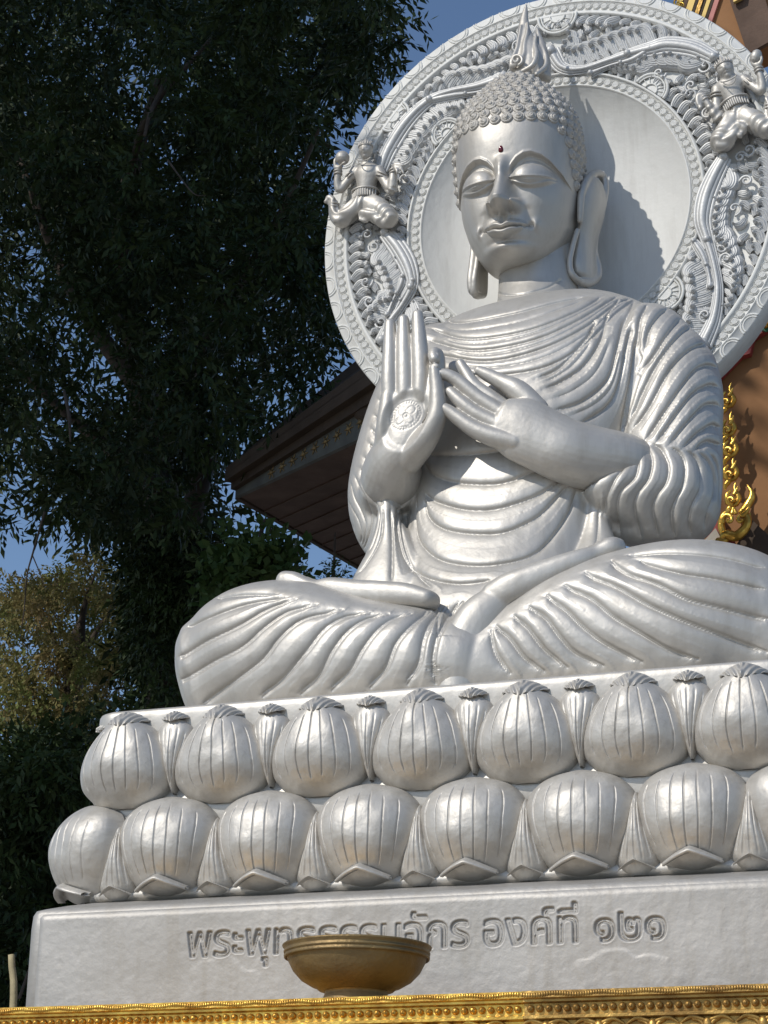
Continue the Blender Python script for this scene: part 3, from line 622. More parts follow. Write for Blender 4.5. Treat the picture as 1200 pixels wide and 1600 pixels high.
# --- plinth wall with the engraved words
WY = -.16; WX0, WX1 = -2.23, 2.32; ZT = 3.60; ZB = 2.2
g = Geo(); R = []
for z, ins in ((ZB, 0), (3.5, .0), (3.57, .004), (3.597, .015), (3.612, .05), (3.64, .13), (3.665, .22)):
    q = rrect((WX1-WX0)/2-ins, WY+ins, 3.5-ins, .07); q[:, 0] += (WX0+WX1)/2; R.append(np.column_stack([q, np.full(len(q), z)]))
n = len(R[0]); g.add(np.concatenate(R), grid_faces(n, len(R), True).tolist()+[list(range(n))[::-1], [(len(R)-1)*n+i for i in range(n)]])
link('plinth', g.mesh('plinth'), SILVER_DULL, ped)
def text_outline(s, x0, x1, y0, y1, step=.004):
    "outline of the built in lettering, fitted to a measured box (x0..x1, base line y0, top of plain letters y1)"
    cu = bpy.data.curves.new('t', 'FONT'); cu.body = s; cu.size = 1; cu.resolution_u = 8; cu.offset = -.011
    o = bpy.data.objects.new('t', cu); SC.collection.objects.link(o)
    dg = bpy.context.evaluated_depsgraph_get(); dg.update(); me = bpy.data.meshes.new_from_object(o.evaluated_get(dg))
    v, _ = arr(me); cnt = {}
    for p in me.polygons:
        for e in p.edge_keys: cnt[e] = cnt.get(e, 0)+1
    seg = [e for e, c in cnt.items() if c == 1]
    bpy.data.objects.remove(o); bpy.data.meshes.remove(me)
    sx = (x1-x0)/(v[:, 0].max()-v[:, 0].min()); sy = sx*1.06
    V = np.column_stack([(v[:, 0]-v[:, 0].min())*sx+x0, v[:, 1]*sy+y0])
    out = []
    for a, b in seg:
        A, B = V[a], V[b]; k = max(1, int(np.linalg.norm(B-A)/step)); t = (np.arange(k)/k)[:, None]; out.append(A*(1-t)+B*t)
    return np.concatenate(out)
Lp = S(295, 1489, WY); Rp = S(1040, 1472, WY)
O = text_outline('พระพุทธธรรมจักร องค์ที่ ๑๒๑', Lp[0], Rp[0], 0, 1); O[:, 1] += (Lp[2]+Rp[2])/2-.005
res = .0046
def fine(a, b, lo, hi, c=.02): return np.r_[np.arange(a, lo, c), np.arange(lo, hi, res), np.arange(hi, b+c*.5, c)]
xs = fine(WX0+.075, WX1-.075, Lp[0]-.04, Rp[0]+.04); zs = fine(2.75, 3.566, O[:, 1].min()-.03, O[:, 1].max()+.03)
X, Z = np.meshgrid(xs, zs); v = np.stack([X.ravel(), np.zeros(X.size), Z.ravel()], -1)
kd_p = np.column_stack([O[:, 0], np.zeros(len(O)), O[:, 1]])
mk = (v[:, 0] > Lp[0]-.05)&(v[:, 0] < Rp[0]+.05)&(v[:, 2] > O[:, 1].min()-.05)&(v[:, 2] < O[:, 1].max()+.05)
_, d = nearest(kd_p, v, mk)
hh = -.019*np.exp(-(d/.0056)**2)+.001*np.exp(-((d-.014)/.007)**2)
def blob(cx, cz, rx, rz, seed):
    a = np.arctan2((v[:, 2]-cz)/rz, (v[:, 0]-cx)/rx); r = np.hypot((v[:, 0]-cx)/rx, (v[:, 2]-cz)/rz)
    w = 1+.10*np.sin(3*a+seed)+.07*np.sin(7*a+2*seed)+.03*np.sin(13*a)
    return sstep(1.04, .90, r/w)
p = S(978, 1530, WY); hh += .0028*blob(p[0], p[2]-.02, .27, .17, 1.)
p = S(350, 1540, WY); hh += .0018*blob(p[0], p[2]-.05, .24, .20, 2.)
hh += .004*np.sin(v[:, 0]*2.1+1)*np.sin(v[:, 2]*7+v[:, 0])+.0022*np.sin(v[:, 0]*7.3)*np.sin(v[:, 2]*11+2)
edge = np.minimum(np.minimum(v[:, 0]-xs[0], xs[-1]-v[:, 0]), np.minimum(v[:, 2]-zs[0], zs[-1]-v[:, 2]))
v[:, 1] = WY-.013-hh*sstep(0, .03, edge)+.017*sstep(.012, 0, edge)
link('inscribed_face', mesh_np('inscribed_face', v, grid_faces(len(xs), len(zs))), SILVER_DULL, ped)
print('pedestal', time.time()-T0)
# ============================================================ HALO
HC = V3(.1285, 2.6, 9.093); tl, tn = .03, -.041
HX = V3(math.cos(tn), math.sin(tn), 0); HZ = V3(0, -math.sin(tl), math.cos(tl)); HZ -= HX*(HZ@HX); HZ /= np.linalg.norm(HZ)
HN_ = np.cross(HX, HZ)                        # points to the front (towards -y)
if HN_[1] > 0: HN_ = -HN_
HMAT = Matrix([[HX[i], HZ[i], HN_[i], HC[i]] for i in range(3)]+[[0, 0, 0, 1]])
def hp2(x, y):
    "measured point -> (a, b) in the plane of the disc"
    d = _F+((x-600)/CF)*_R+((800-y)/CF)*_U; t = ((HC-CPOS)@HN_)/(d@HN_); p = CPOS+t*d-HC
    return p@HX, p@HZ
def hq(x, y, h):
    "the same, on the plane lifted by h"
    d = _F+((x-600)/CF)*_R+((800-y)/CF)*_U; o = HC+HN_*h; t = ((o-CPOS)@HN_)/(d@HN_); return CPOS+t*d
def h3(a, b, h=0): return HC+a*HX+b*HZ+h*HN_
halo = empty('halo', tuple(HC), 'round silver halo disc with bead rings and leaf scroll relief behind the Buddha head', 'halo')
def hput(name, me, a, b, h=0., ang=0., sc=(1, 1, 1), m=None):
    if m and not me.materials: me.materials.append(m)
    o = bpy.data.objects.new(name, me); SC.collection.objects.link(o); o.parent = halo; o.matrix_parent_inverse = wm(halo).inverted()
    mm = HMAT @ Matrix.Translation((a, b, h)) @ Matrix.Rotation(ang, 4, 'Z')
    q = mm.to_quaternion(); o.location = mm.translation; o.rotation_mode = 'QUATERNION'; o.rotation_quaternion = q; o.scale = sc
    return o
RO, RI = 1.826, 1.1226
def annulus(rows, n=240):
    a = np.linspace(0, 2*math.pi, n, endpoint=False); V = []
    for r, h in rows: V.append(HC+HX*(r*np.cos(a))[:, None]+HZ*(r*np.sin(a))[:, None]+HN_*h)
    return np.concatenate(V), grid_faces(n, len(rows), True).tolist()
g = Geo()      # the plate: one lathe-like section from the back to the middle of the front
v, f = annulus([(.01, -.22), (1.0, -.22), (1.79, -.22), (RO, -.20), (RO, -.012), (RO-.012, 0), (1.752, 0), (1.750, .008), (1.742, .008), (1.740, 0), (1.664, 0), (1.660, .014), (1.640, .018), (1.632, .014), (1.628, -.03), (1.15, -.03), (1.146, .012), (1.135, .022), (RI+.004, .022), (RI, .012), (RI-.004, .0), (1.042, .0), (1.040, .009), (1.030, .009), (1.028, -.004), (.5, -.004), (.01, -.004)])
g.add(v, f); link('disc', g.mesh('disc'), SILVER_PALE, halo)
# beads of both rings: domed button in a thin collar
g = Geo(); a = np.linspace(0, 2*math.pi, 20, endpoint=False)
pr = [(1.10, -.05), (1.10, .24), (1.02, .24), (1.0, -.12), (.86, -.12), (.84, .27), (.78, .31), (.02, .31)]
g.add(np.concatenate([np.stack([r*np.cos(a), r*np.sin(a), 0*a+h], -1) for r, h in pr]), grid_faces(20, len(pr), True)); bead = g.mesh('bead', False); bead.materials.append(SILVER_PALE)
for n, r, s in ((102, 1.082, .0305), (166, 1.702, .0290)):
    for k in range(n):
        t = 2*math.pi*(k+.5)/n; hput('bead', bead, r*math.cos(t), r*math.sin(t), 0, t, (s, s*1.0, s))
# scallops on the rim
g = Geo()
for R_, w in ((.078, .008), (.060, .006)):
    t = np.linspace(math.radians(98), math.radians(262), 18); g.loft(np.column_stack([R_*np.cos(t), R_*1.05*np.sin(t), 0*t, 0*t+w, 0*t+w]), 24, 8)
sc_me = g.mesh('rim_scallop'); sc_me.materials.append(SILVER_PALE)
for k in range(52):
    t = 2*math.pi*(k+.4)/52; hput('rim_scallop', sc_me, (RO-.004)*math.cos(t), (RO-.004)*math.sin(t), 0, t)
# feather leaf: grows along +x, its tip curls round to a knob
def feather(name, L, wdt, curl, h, grooves=5, seed=0):
    g = Geo(); n = 26; m = 25; t = np.linspace(0, 1, n)
    ang = curl*np.clip((t-.35)/.65, 0, 1)**1.6 - .35*np.sin(t*math.pi)
    c = np.cumsum(np.column_stack([np.cos(ang), np.sin(ang)])*(L/n)*(1-.35*t)[:, None], axis=0); nn = np.column_stack([-np.sin(ang), np.cos(ang)])
    w = wdt*(.35+.65*np.sin(np.pi*np.clip(t*.8+.12, 0, 1)))*(1-.55*sstep(.7, 1, t)); s = np.linspace(-1, 1, m)
    ed = np.sqrt(np.clip(1-np.abs(s)**2.6, 0, 1))
    z = (h*(.45+.55*t))[:, None]*ed[None]*(1+0*t[:, None])+.0045*np.cos(s*grooves*math.pi)[None]*ed[None]-.01*(1-ed)[None]
    v = np.stack([c[:, :1]+nn[:, :1]*w[:, None]*s, c[:, 1:]+nn[:, 1:]*w[:, None]*s, z], -1)
    g.add(v.reshape(-1, 3), grid_faces(m, n)); v2 = v.reshape(-1, 3).copy()
    e = c[-1]+nn[-1]*w[-1]*.6; g.ball((e[0], e[1], h*.75), (wdt*.30, wdt*.30, h*.65), 10, 7)
    me = g.mesh(name); me.materials.append(SILVER_RELIEF); return me
F1 = feather('curled_leaf', .17, .042, 2.3, .052, 5); F2 = feather('curled_leaf', .17, .042, -2.3, .052, 5)
B1 = feather('long_leaf', .30, .062, 2.2, .062, 7); B2 = feather('long_leaf', .30, .062, -2.2, .062, 7)
OCC = []
def free(a, b, d):
    for p, q in OCC:
        if (a-p)**2+(b-q)**2 < d*d: return False
    return True
# stems
STEMS = [[(604, 366), (624, 390), (640, 420), (645, 450), (630, 480), (612, 505), (600, 535)], [(597, 268), (610, 235), (638, 192), (672, 160), (705, 146), (750, 137), (790, 124)],
         [(1133, 249), (1117, 279), (1104, 312), (1099, 346), (1106, 375), (1117, 414), (1123, 455), (1117, 500), (1100, 540)],
         [(1117, 93), (1084, 78), (1045, 73), (1018, 79), (985, 87), (949, 99), (910, 111), (880, 108), (863, 84)]]
SUB = [[(632, 435), (628, 450), (617, 472), (608, 495)], [(648, 441), (637, 459), (622, 485), (606, 520)], [(1086, 380), (1100, 402), (1109, 430), (1112, 450)],
       [(1018, 79), (990, 96), (955, 106), (925, 118)], [(672, 160), (712, 152), (745, 148), (775, 140)]]
leafcount = 0
for st_ in STEMS+SUB:
    big = st_ in STEMS; P2 = spline(np.array([hp2(*q) for q in st_]), 60); g = Geo()
    d = np.gradient(P2, axis=0); d /= np.linalg.norm(d, axis=1)[:, None]; nn = np.column_stack([-d[:, 1], d[:, 0]])
    tt = np.linspace(0, 1, 60); wd_ = (.048 if big else .026)*(1+.35*np.sin(tt*math.pi*2.2))
    for off, rr in ((-.95, .26), (-.5, .34), (0, .5), (.5, .34), (.95, .26)):
        q = P2+nn*(off*wd_)[:, None]; W3 = np.array([h3(x, y, .018+.022*(1-abs(off))) for x, y in q])
        g.loft(np.column_stack([W3, wd_*rr, wd_*rr*.75]), 60, 10, ref=tuple(HN_))
    for e in (0, 30, 59): c = h3(*P2[e], .045); g.ball(c, wd_[e]*.7, 12, 8)
    link('scroll_stem', g.mesh('scroll_stem'), SILVER_RELIEF, halo)
    OCC += [tuple(p) for p in P2[::3]]
    if big:
        L = np.r_[0, np.cumsum(np.linalg.norm(np.diff(P2, axis=0), axis=1))]
        for sgn in (-1, 1):
            for s_ in np.arange(.05, L[-1]-.03, .072):
                i = int(np.argmin(abs(L-s_))); th_ = math.atan2(d[i, 1], d[i, 0])+sgn*math.radians(62)
                a_, b_ = P2[i]+nn[i]*sgn*.03; tipr = math.hypot(a_+.25*math.cos(th_), b_+.25*math.sin(th_)); r0 = math.hypot(a_, b_)
                room = (1.64-r0) if tipr > r0 else (r0-1.14)
                cosr = abs(tipr-r0)/.25; sc = min(1.0, room/(.25*max(cosr, .4))*.85)
                if sc < .35: continue
                me = (B2 if sgn > 0 else B1)
                hput('long_leaf', me, a_, b_, -.012, th_, (sc, sc*.95, .55+.45*sc)); leafcount += 1
                OCC.append((a_+.15*sc*math.cos(th_), b_+.15*sc*math.sin(th_)))
# fringes along both rings
for r, n, dr, lean in ((1.150, 96, 1, .55), (1.625, 122, -1, .75)):
    for k in range(n):
        t = 2*math.pi*(k+.5)/n
        if math.sin(t) < -.93: continue
        left = math.cos(t) < 0; a_, b_ = r*math.cos(t), r*math.sin(t)
        mid = r+dr*.10
        me = F1 if (left == (dr > 0)) else F2
        th_ = t+(0 if dr > 0 else math.pi)+(lean if (left == (dr < 0)) else -lean)
        sc = random.uniform(.92, 1.08)*(1.0 if free(mid*math.cos(t), mid*math.sin(t), .075) else .72)
        hput('curled_leaf', me, a_, b_, -.018, th_, (sc, sc, sc)); leafcount += 1
# loose spiral tendrils that fill the ground of the band
g = Geo(); cnt = 0
for _ in range(2200):
    t = random.uniform(-1.0, math.pi+1.0); r = random.uniform(1.24, 1.54); a_, b_ = r*math.cos(t), r*math.sin(t)
    if not free(a_, b_, .068): continue
    OCC.append((a_, b_)); ph = random.uniform(0, 6.28); sg = random.choice((-1, 1)); pts = []
    for k in range(16):
        u = k/15; A_ = ph+sg*u*8.0; rr = .050*(1-u*.88); pts.append([*h3(a_+rr*math.cos(A_), b_+rr*math.sin(A_), .012+.03*u), .011*(1-.3*u), .012])
    cnt += 1
    if cnt % 6 == 0: g.loft(pts, 26, 7, ref=tuple(HN_))
    else: hput('filler_leaf', F1 if sg > 0 else F2, a_-.04*math.cos(ph), b_-.04*math.sin(ph), -.016, ph, (.75, .8, .85))
tag(link('spiral_relief', g.mesh('spiral_relief'), SILVER_RELIEF, halo), kind='stuff')
# half rosettes that grow out of the bead rings
for (x, y, R_, ring_) in ((872, 36, .15, -1), (1020, 140, .13, 1), (697, 208, .12, 1), (1042, 462, .14, 1), (560, 150, .13, -1)):
    a_, b_ = hp2(x, y); t0 = math.atan2(b_, a_); r_ = 1.145 if ring_ > 0 else 1.632; a_, b_ = r_*math.cos(t0), r_*math.sin(t0)
    if ring_ < 0: t0 += math.pi
    g = Geo()
    for rr, w in ((R_, .012), (R_*.84, .007), (R_*.38, .006)):
        t = np.linspace(t0-math.pi/2, t0+math.pi/2, 24); g.loft(np.column_stack([np.array([h3(a_+rr*math.cos(q), b_+rr*math.sin(q), .025) for q in t]), 0*t+w, 0*t+w]), 40, 8, ref=tuple(HN_), cap=.5)
    for k in range(1, 8):
        q = t0-math.pi/2+math.pi*k/8; g.loft([[*h3(a_+R_*.38*math.cos(q), b_+R_*.38*math.sin(q), .022), .004], [*h3(a_+R_*.82*math.cos(q), b_+R_*.82*math.sin(q), .022), .004]], 4, 6, ref=tuple(HN_))
    tt = np.linspace(t0-math.pi/2, t0+math.pi/2, 20); g.add(np.concatenate([[h3(a_+rr*math.cos(q), b_+rr*math.sin(q), hh_) for q in tt] for rr, hh_ in ((R_, -.02), (R_, .012), (R_*.5, .018), (.001, .020))]), grid_faces(20, 4))
    link('rosette', g.mesh('rosette'), SILVER_PALE, halo)
print('leaves', leafcount, 'tendrils', cnt, time.time()-T0)

# ------------------------------------------------------------ the two small figures on the halo
PX = 1/232.
def deity(spec, label):
    def q(x, y, h, r, rb=None): h *= .8; r = r*1.22; return [*hq(x, y, h), r*PX, (rb*1.22 if rb else r)*PX]
    root = empty('deity_figure', tuple(h3(*hp2(*spec['hip']), .05)), label, 'figurine', 'small deity figures on the halo')
    ref = tuple(HN_); g = Geo()
    for rows in spec['body']: g.loft([q(*r) for r in rows], 24, 18, ref=ref, cap=.9)
    c = hq(*spec['head'][:2], spec['head'][2]*.8); hr = spec['head'][3]*PX*1.12
    up = HZ*math.cos(spec['tilt'])+HX*math.sin(spec['tilt']); rt = HX*math.cos(spec['tilt'])-HZ*math.sin(spec['tilt'])
    g.loft([[*(c-up*hr*1.1+HN_*hr*.2), hr*.45, hr*.4], [*(c-up*hr*.6), hr*.8, hr*.9], [*(c+up*hr*.1), hr, hr], [*(c+up*hr*.9), hr*.85, hr*.9], [*(c+up*hr*1.2), hr*.4, hr*.5]], 16, 20, ref=ref, cap=.6)
    me = remesh(g, 'body', .0085, 3, .5); v, n = arr(me)
    # fine pleats on the trousers, face on the head
    d = v-c; fu, fv, fw = d@rt/hr, d@up/hr, d@HN_/hr; fr = (fw > .1)&(abs(fv) < 1.2)&(abs(fu) < 1)
    au = abs(fu); k = .16*G(fu, .15)*sstep(.3, -.25, fv)*sstep(-.42, -.3, fv)+.10*G(au-.38, .2)*G(fv-.16, .10)-.10*G(fv-.04, .05)*(au > .15)*(au < .65)-.10*G(fv-.34, .05)*(au > .12)*(au < .7)
    k += .12*G(fu, .28)*G(fv+.52, .08)-.14*G(fv+.53, .03)*(au < .3)+.12*G(fu, .28)*G(fv+.64, .07)+.1*G(fu, .2)*G(fv+.95, .15)
    v = v+HN_*(k*fr*hr*1.3)[:, None]
    hip = h3(*hp2(*spec['hip']), 0); dl = v-hip; below = (dl@HZ < .02)
    pl = np.minimum.reduce([np.linalg.norm(dl-(h3(*hp2(*kn), 0)-hip)*.5, axis=1) for kn in spec['knees']])
    v = v+n*(below*.006*np.sin(pl*150))[:, None]
    setv(me, v); link('body', me, SILVER, root)
    g = Geo()     # crown, collar, belt, bangles
    ring = lambda c_, a1, a2, r1, r2, w: g.loft(np.column_stack([np.array([c_+a1*r1*math.cos(t)+a2*r2*math.sin(t) for t in np.linspace(0, 2*math.pi, 24)]), np.full(24, w), np.full(24, w)]), 30, 6, ref=ref, cap=0)
    for k_, (hh, rr) in enumerate(((.62, .98), (.78, .92), (1.1, .62))): ring(c+up*hr*hh, rt, HN_, hr*rr, hr*rr, hr*.10)
    g.loft([[*(c+up*hr*1.0), hr*.6], [*(c+up*hr*1.5), hr*.35], [*(c+up*hr*2.0), hr*.1]], 10, 12, ref=ref)
    for k_ in range(-4, 5):
        b_ = c+up*hr*.75+rt*hr*math.sin(k_*.35)*.98+HN_*hr*math.cos(k_*.35)*.98; g.loft([[*b_, hr*.13], [*(b_+up*hr*.5), hr*.03]], 5, 6, ref=ref)
    link('crown', g.mesh('crown'), SILVER, root); g = Geo()
    for k_ in range(17):
        t = -1.25+2.5*k_/16; p = c-up*hr*(1.35+.55*math.cos(t))+rt*hr*1.0*math.sin(t)+HN_*hr*(.55+.25*math.cos(t)); g.ball(p, hr*.10, 8, 6)
        p = c-up*hr*(1.45+1.2*math.cos(t))+rt*hr*.8*math.sin(t)+HN_*hr*(.72+.3*math.cos(t)); g.ball(p, hr*.08, 8, 6)
    link('necklace', g.mesh('necklace'), SILVER, root); g = Geo()
    w0 = hq(*spec['waist'], .06); 
    for k_ in range(-6, 7):
        p = w0+rt*(k_*.0155)+HN_*(.085-.0016*k_*k_)-up*.012; g.loft([[*(p+up*.022), .010], [*(p-up*.03), .008]], 5, 6, ref=ref)
    ring(w0+up*.02, rt, HN_, .105, .09, .010); link('belt', g.mesh('belt'), SILVER, root)
    for (x, y, h, r, ax) in spec['bangles']:
        g = Geo(); cc = hq(x, y, h*.8); r *= 1.12; a1 = HX*math.cos(ax)+HZ*math.sin(ax)
        for o_ in (-.012, .012):
            dd = HX*-math.sin(ax)+HZ*math.cos(ax); ring(cc+dd*o_, a1, HN_, r*PX, r*PX, .0075)
        link('bangle', g.mesh('bangle'), SILVER, root)
    x, y, h, r1, r2, ax = spec['held']; cc = hq(x, y, h*.8)
    ph = np.linspace(-math.pi/2, math.pi/2, 28); t = np.linspace(0, 2*math.pi, 40, endpoint=False); cp = np.cos(ph); cp[0] = cp[-1] = .01
    bump = 1+.05*np.abs(np.sin(7*t))[None]*np.abs(np.sin(7*ph))[:, None]
    P = np.stack([cp[:, None]*np.cos(t), np.repeat(np.sin(ph)[:, None], 40, 1), cp[:, None]*np.sin(t)], -1)*bump[..., None]
    u1 = HX*math.cos(ax)+HZ*math.sin(ax); u2 = -HX*math.sin(ax)+HZ*math.cos(ax)
    P = cc+P[..., :1]*u1*r1*PX+P[..., 1:2]*u2*r2*PX+P[..., 2:]*HN_*r1*PX
    g = Geo().add(P.reshape(-1, 3), grid_faces(40, 28, True)); link('offering_bowl', g.mesh('offering_bowl'), SILVER, root)
    return root
deity(dict(hip=(571, 318), waist=(571, 304), head=(571.5, 236, .16, 11.5), tilt=0, knees=[(526, 342), (614, 342)],
    body=[[(571, 312, .07, 17, 15), (571, 300, .08, 13.5, 12), (573, 284, .09, 16, 13), (574, 270, .10, 20, 13), (573, 260, .10, 14, 10), (572, 250, .12, 6, 6)],
          [(556, 266, .10, 7.5), (544, 282, .11, 6.5), (531, 297, .13, 6), (527, 284, .15, 5.5), (529, 268, .17, 4.8), (529, 262, .18, 5)], [(524, 262, .19, 3), (523, 252, .20, 2.4), (525, 246, .2, 1.5)], [(532, 260, .2, 2.5), (536, 255, .22, 2), (540, 253, .22, 1.6)],
          [(592, 266, .10, 8), (602, 284, .11, 7.5), (612, 297, .12, 8), (614, 282, .14, 7), (615, 266, .15, 5), (619, 258, .17, 5)], [(619, 258, .17, 4.5), (626, 262, .18, 3.2), (631, 272, .18, 1.6)], [(618, 258, .17, 4), (624, 256, .19, 2.6), (632, 258, .19, 1.5)], [(616, 260, .17, 3), (620, 266, .2, 2.5), (621, 272, .2, 1.5)],
          [(566, 318, .09, 15, 14), (550, 330, .11, 13, 13), (534, 343, .12, 12, 13), (524, 338, .13, 9, 10), (522, 324, .14, 7), (519, 313, .15, 6), (514, 309, .15, 5), (511, 316, .15, 4)],
          [(578, 318, .09, 15, 14), (594, 326, .11, 14, 13), (610, 342, .12, 12, 14), (600, 347, .13, 9, 10), (584, 338, .15, 8), (569, 332, .15, 6), (564, 342, .15, 4.5), (572, 345, .15, 3.5)]],
    bangles=[(528, 270, .165, 6, 0), (615, 268, .15, 6, .2), (522, 322, .14, 7.5, 0), (548, 276, .11, 8, .7), (597, 275, .11, 9, -.5)], held=(535, 247, .19, 12.5, 12.5, 0)),
    'small silver deity on the left of the halo, raising a round bowl in one hand')
deity(dict(hip=(1152, 178), waist=(1149, 164), head=(1134, 110, .16, 13), tilt=-.28, knees=[(1124, 225), (1196, 205)],
    body=[[(1154, 176, .07, 17, 15), (1150, 162, .08, 14, 12), (1144, 145, .09, 17, 13), (1140, 132, .10, 22, 13), (1138, 124, .10, 15, 10), (1135, 116, .12, 7, 7)],
          [(1120, 140, .10, 8), (1120, 160, .11, 7), (1122, 184, .13, 6.5), (1112, 172, .15, 5.5), (1102, 156, .17, 4.8), (1098, 149, .18, 5)], [(1098, 149, .18, 5), (1091, 150, .19, 4), (1090, 160, .2, 3), (1095, 172, .2, 1.6)], [(1098, 151, .18, 4), (1094, 160, .19, 3), (1097, 170, .2, 2)],
          [(1162, 124, .10, 8), (1176, 134, .11, 7), (1190, 142, .13, 6.5), (1190, 126, .15, 5.5), (1185, 108, .17, 4.8), (1183, 101, .18, 5)], [(1178, 102, .19, 3), (1174, 94, .20, 2.4), (1174, 88, .2, 1.5)], [(1187, 100, .19, 3), (1190, 92, .20, 2.4), (1188, 84, .2, 1.5)],
          [(1146, 186, .09, 15, 14), (1136, 202, .11, 13, 13), (1124, 222, .12, 13, 14), (1134, 224, .13, 10, 10), (1146, 208, .15, 8), (1156, 195, .15, 6), (1163, 200, .15, 5), (1156, 212, .15, 4)],
          [(1162, 184, .09, 16, 14), (1180, 190, .11, 15, 14), (1198, 202, .12, 13, 14), (1206, 190, .13, 9, 10), (1203, 172, .14, 7), (1201, 156, .15, 6)]],
    bangles=[(1101, 155, .165, 6, .5), (1186, 110, .165, 6, .2), (1203, 168, .14, 7.5, 0), (1120, 150, .11, 9, 0), (1170, 130, .11, 8, -.9)], held=(1181, 89, .19, 9.5, 13, -.4)),
    'small silver deity on the right side of the halo, leaning and lifting an oval fruit')
print('deities', time.time()-T0)
# ============================================================ GROUND
gm = mat('paving', (.36, .335, .30), .85, bump=.01, bscale=3, var=.25, vscale=.6)
n = 61; xs = np.linspace(-1, 1, n); xs = np.sign(xs)*np.abs(xs)**2.2*1500; X, Yg = np.meshgrid(xs, xs)
tag(link('ground', mesh_np('ground', np.stack([X.ravel(), Yg.ravel(), 0*X.ravel()], -1), grid_faces(n, n)), gm), kind='structure')
def SZ(x, y, z):
    d = _F+((x-600)/CF)*_R+((800-y)/CF)*_U; return CPOS+d*((z-CPOS[2])/d[2])
# terrace that carries the pedestal
STONE = mat('terrace_stone', (.40, .38, .35), .75, bump=.004, bscale=8, var=.15, vscale=1)
g = Geo().box((.05, 1.6, 1.1), (4.2, 3.6, 1.1)); tag(link('terrace', g.mesh('terrace', False), STONE), kind='structure')

# ============================================================ GOLD TABLE AND BOWL
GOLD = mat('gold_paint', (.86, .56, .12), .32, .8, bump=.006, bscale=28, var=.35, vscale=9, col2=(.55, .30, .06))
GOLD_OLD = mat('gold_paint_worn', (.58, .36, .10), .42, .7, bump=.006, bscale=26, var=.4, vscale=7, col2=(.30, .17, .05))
def table(x0, x1, Yf, zt, label, m, seed, dep=.75):
    t = empty('altar_table', ((x0+x1)/2, Yf+dep/2, 2.2), label, 'altar table', 'gilded altar tables before the pedestal'); rng = random.Random(seed)
    pr = [(0, 0), (.0, -.030), (-.018, -.036), (-.018, -.046), (-.045, -.052), (-.045, -.100), (-.020, -.106), (-.020, -.120), (-.052, -.128), (-.052, -.24), (-.02, -.26), (-.02, -.74)]
    g = Geo(); P = np.array([(Yf-a, zt+b) for a, b in [(-dep, 0)]+[(p[0]*-1, p[1]) for p in pr]+[(-dep, -.74)]]); k = len(P)
    P[0] = (Yf+dep, zt); P[1:-1, 0] = [Yf-p[0] for p in pr]; P[-1] = (Yf+dep, zt-.74)
    g.add(np.vstack([np.column_stack([np.full(k, x0), P]), np.column_stack([np.full(k, x1), P])]), [(i, (i+1) % k, k+(i+1) % k, k+i) for i in range(k)]+[tuple(range(k))[::-1], tuple(range(k, 2*k))])
    link('cornice', g.mesh('cornice', False), m, t)
    b = Geo().ball((0, 0, 0), (.0175, .018, .0165), 14, 9); b.ball((0, -.012, 0), (.007, .010, .007), 8, 6); bm = b.mesh('bead'); bm.materials.append(m)
    x = x0+.03
    while x < x1-.02:
        o = bpy.data.objects.new('bead', bm); SC.collection.objects.link(o); o.parent = t; o.matrix_parent_inverse = wm(t).inverted()
        o.location = (x, Yf+.040, zt-.074); s_ = rng.uniform(.92, 1.06); o.scale = (s_, 1, s_); o.rotation_euler = (rng.uniform(-.2, .2), rng.uniform(-3, 3), 0); x += .0425
    g = Geo()
    for k_ in range(int((x1-x0)/.012)):      # chased band on the upper fillet
        xx = x0+k_*.012; g.ball((xx, Yf+.0, zt-.016+.004*math.sin(xx*30)), (.008, .006, .010+.003*rng.random()), 6, 5)
    tag(link('chased_band', g.mesh('chased_band'), m, t), kind='stuff')
    x = x0+.1
    while x < x1-.08:
        g = Geo()
        for sg in (-1, 1):
            pts = []
            for q in range(14):
                u = q/13; A_ = 1.7+sg*u*6.2; rr = .05*(1-u*.85); pts.append([x+sg*.055+rr*math.cos(A_)*1.0, Yf+.047-.006*u, zt-.185+rr*math.sin(A_), .010*(1.1-u*.5), .012])
            g.loft(pts, 24, 7, ref=(0, 1, 0))
            g.loft([[x+sg*.02, Yf+.045, zt-.14, .012], [x+sg*.07, Yf+.04, zt-.125, .012], [x+sg*.115, Yf+.045, zt-.15, .004]], 8, 7, ref=(0, 1, 0))
        g.ball((x, Yf+.04, zt-.165), (.022, .016, .034), 12, 8)
        link('scroll', g.mesh('scroll'), m, t); x += .245
    return t
A_ = S(100, 1569, -1.25); B_ = S(815, 1552, -1.25)
table(-2.05, B_[0], -1.25, (A_[2]+B_[2])/2, 'gilded altar table with a chased beaded edge that carries the big brass bowl', GOLD, 3)
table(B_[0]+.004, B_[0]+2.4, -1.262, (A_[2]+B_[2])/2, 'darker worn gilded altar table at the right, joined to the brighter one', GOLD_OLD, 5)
TZ = (A_[2]+B_[2])/2
BRASS = mat('aged_brass', (.31, .215, .095), .50, .6, bump=.004, bscale=45, var=.35, vscale=7, col2=(.22, .15, .07))
BX = (S(443, 1463, -.95)+S(672, 1463, -.95))/2; br = (S(672, 1463, -.95)-S(443, 1463, -.95))[0]/2*.955
bowl = empty('brass_bowl', (BX[0], -.93, TZ), 'big aged brass bowl on a low foot, standing on the gilded altar table', 'bowl')
def lathe(rows, c, n=96):
    a = np.linspace(0, 2*math.pi, n, endpoint=False); r = np.array(rows, float)
    v = np.stack([c[0]+r[:, :1]*np.cos(a), c[1]+r[:, :1]*np.sin(a), c[2]+np.repeat(r[:, 1:], n, 1)], -1).reshape(-1, 3); return v, grid_faces(n, len(r), True).tolist()
zr = BX[2]-TZ-.048
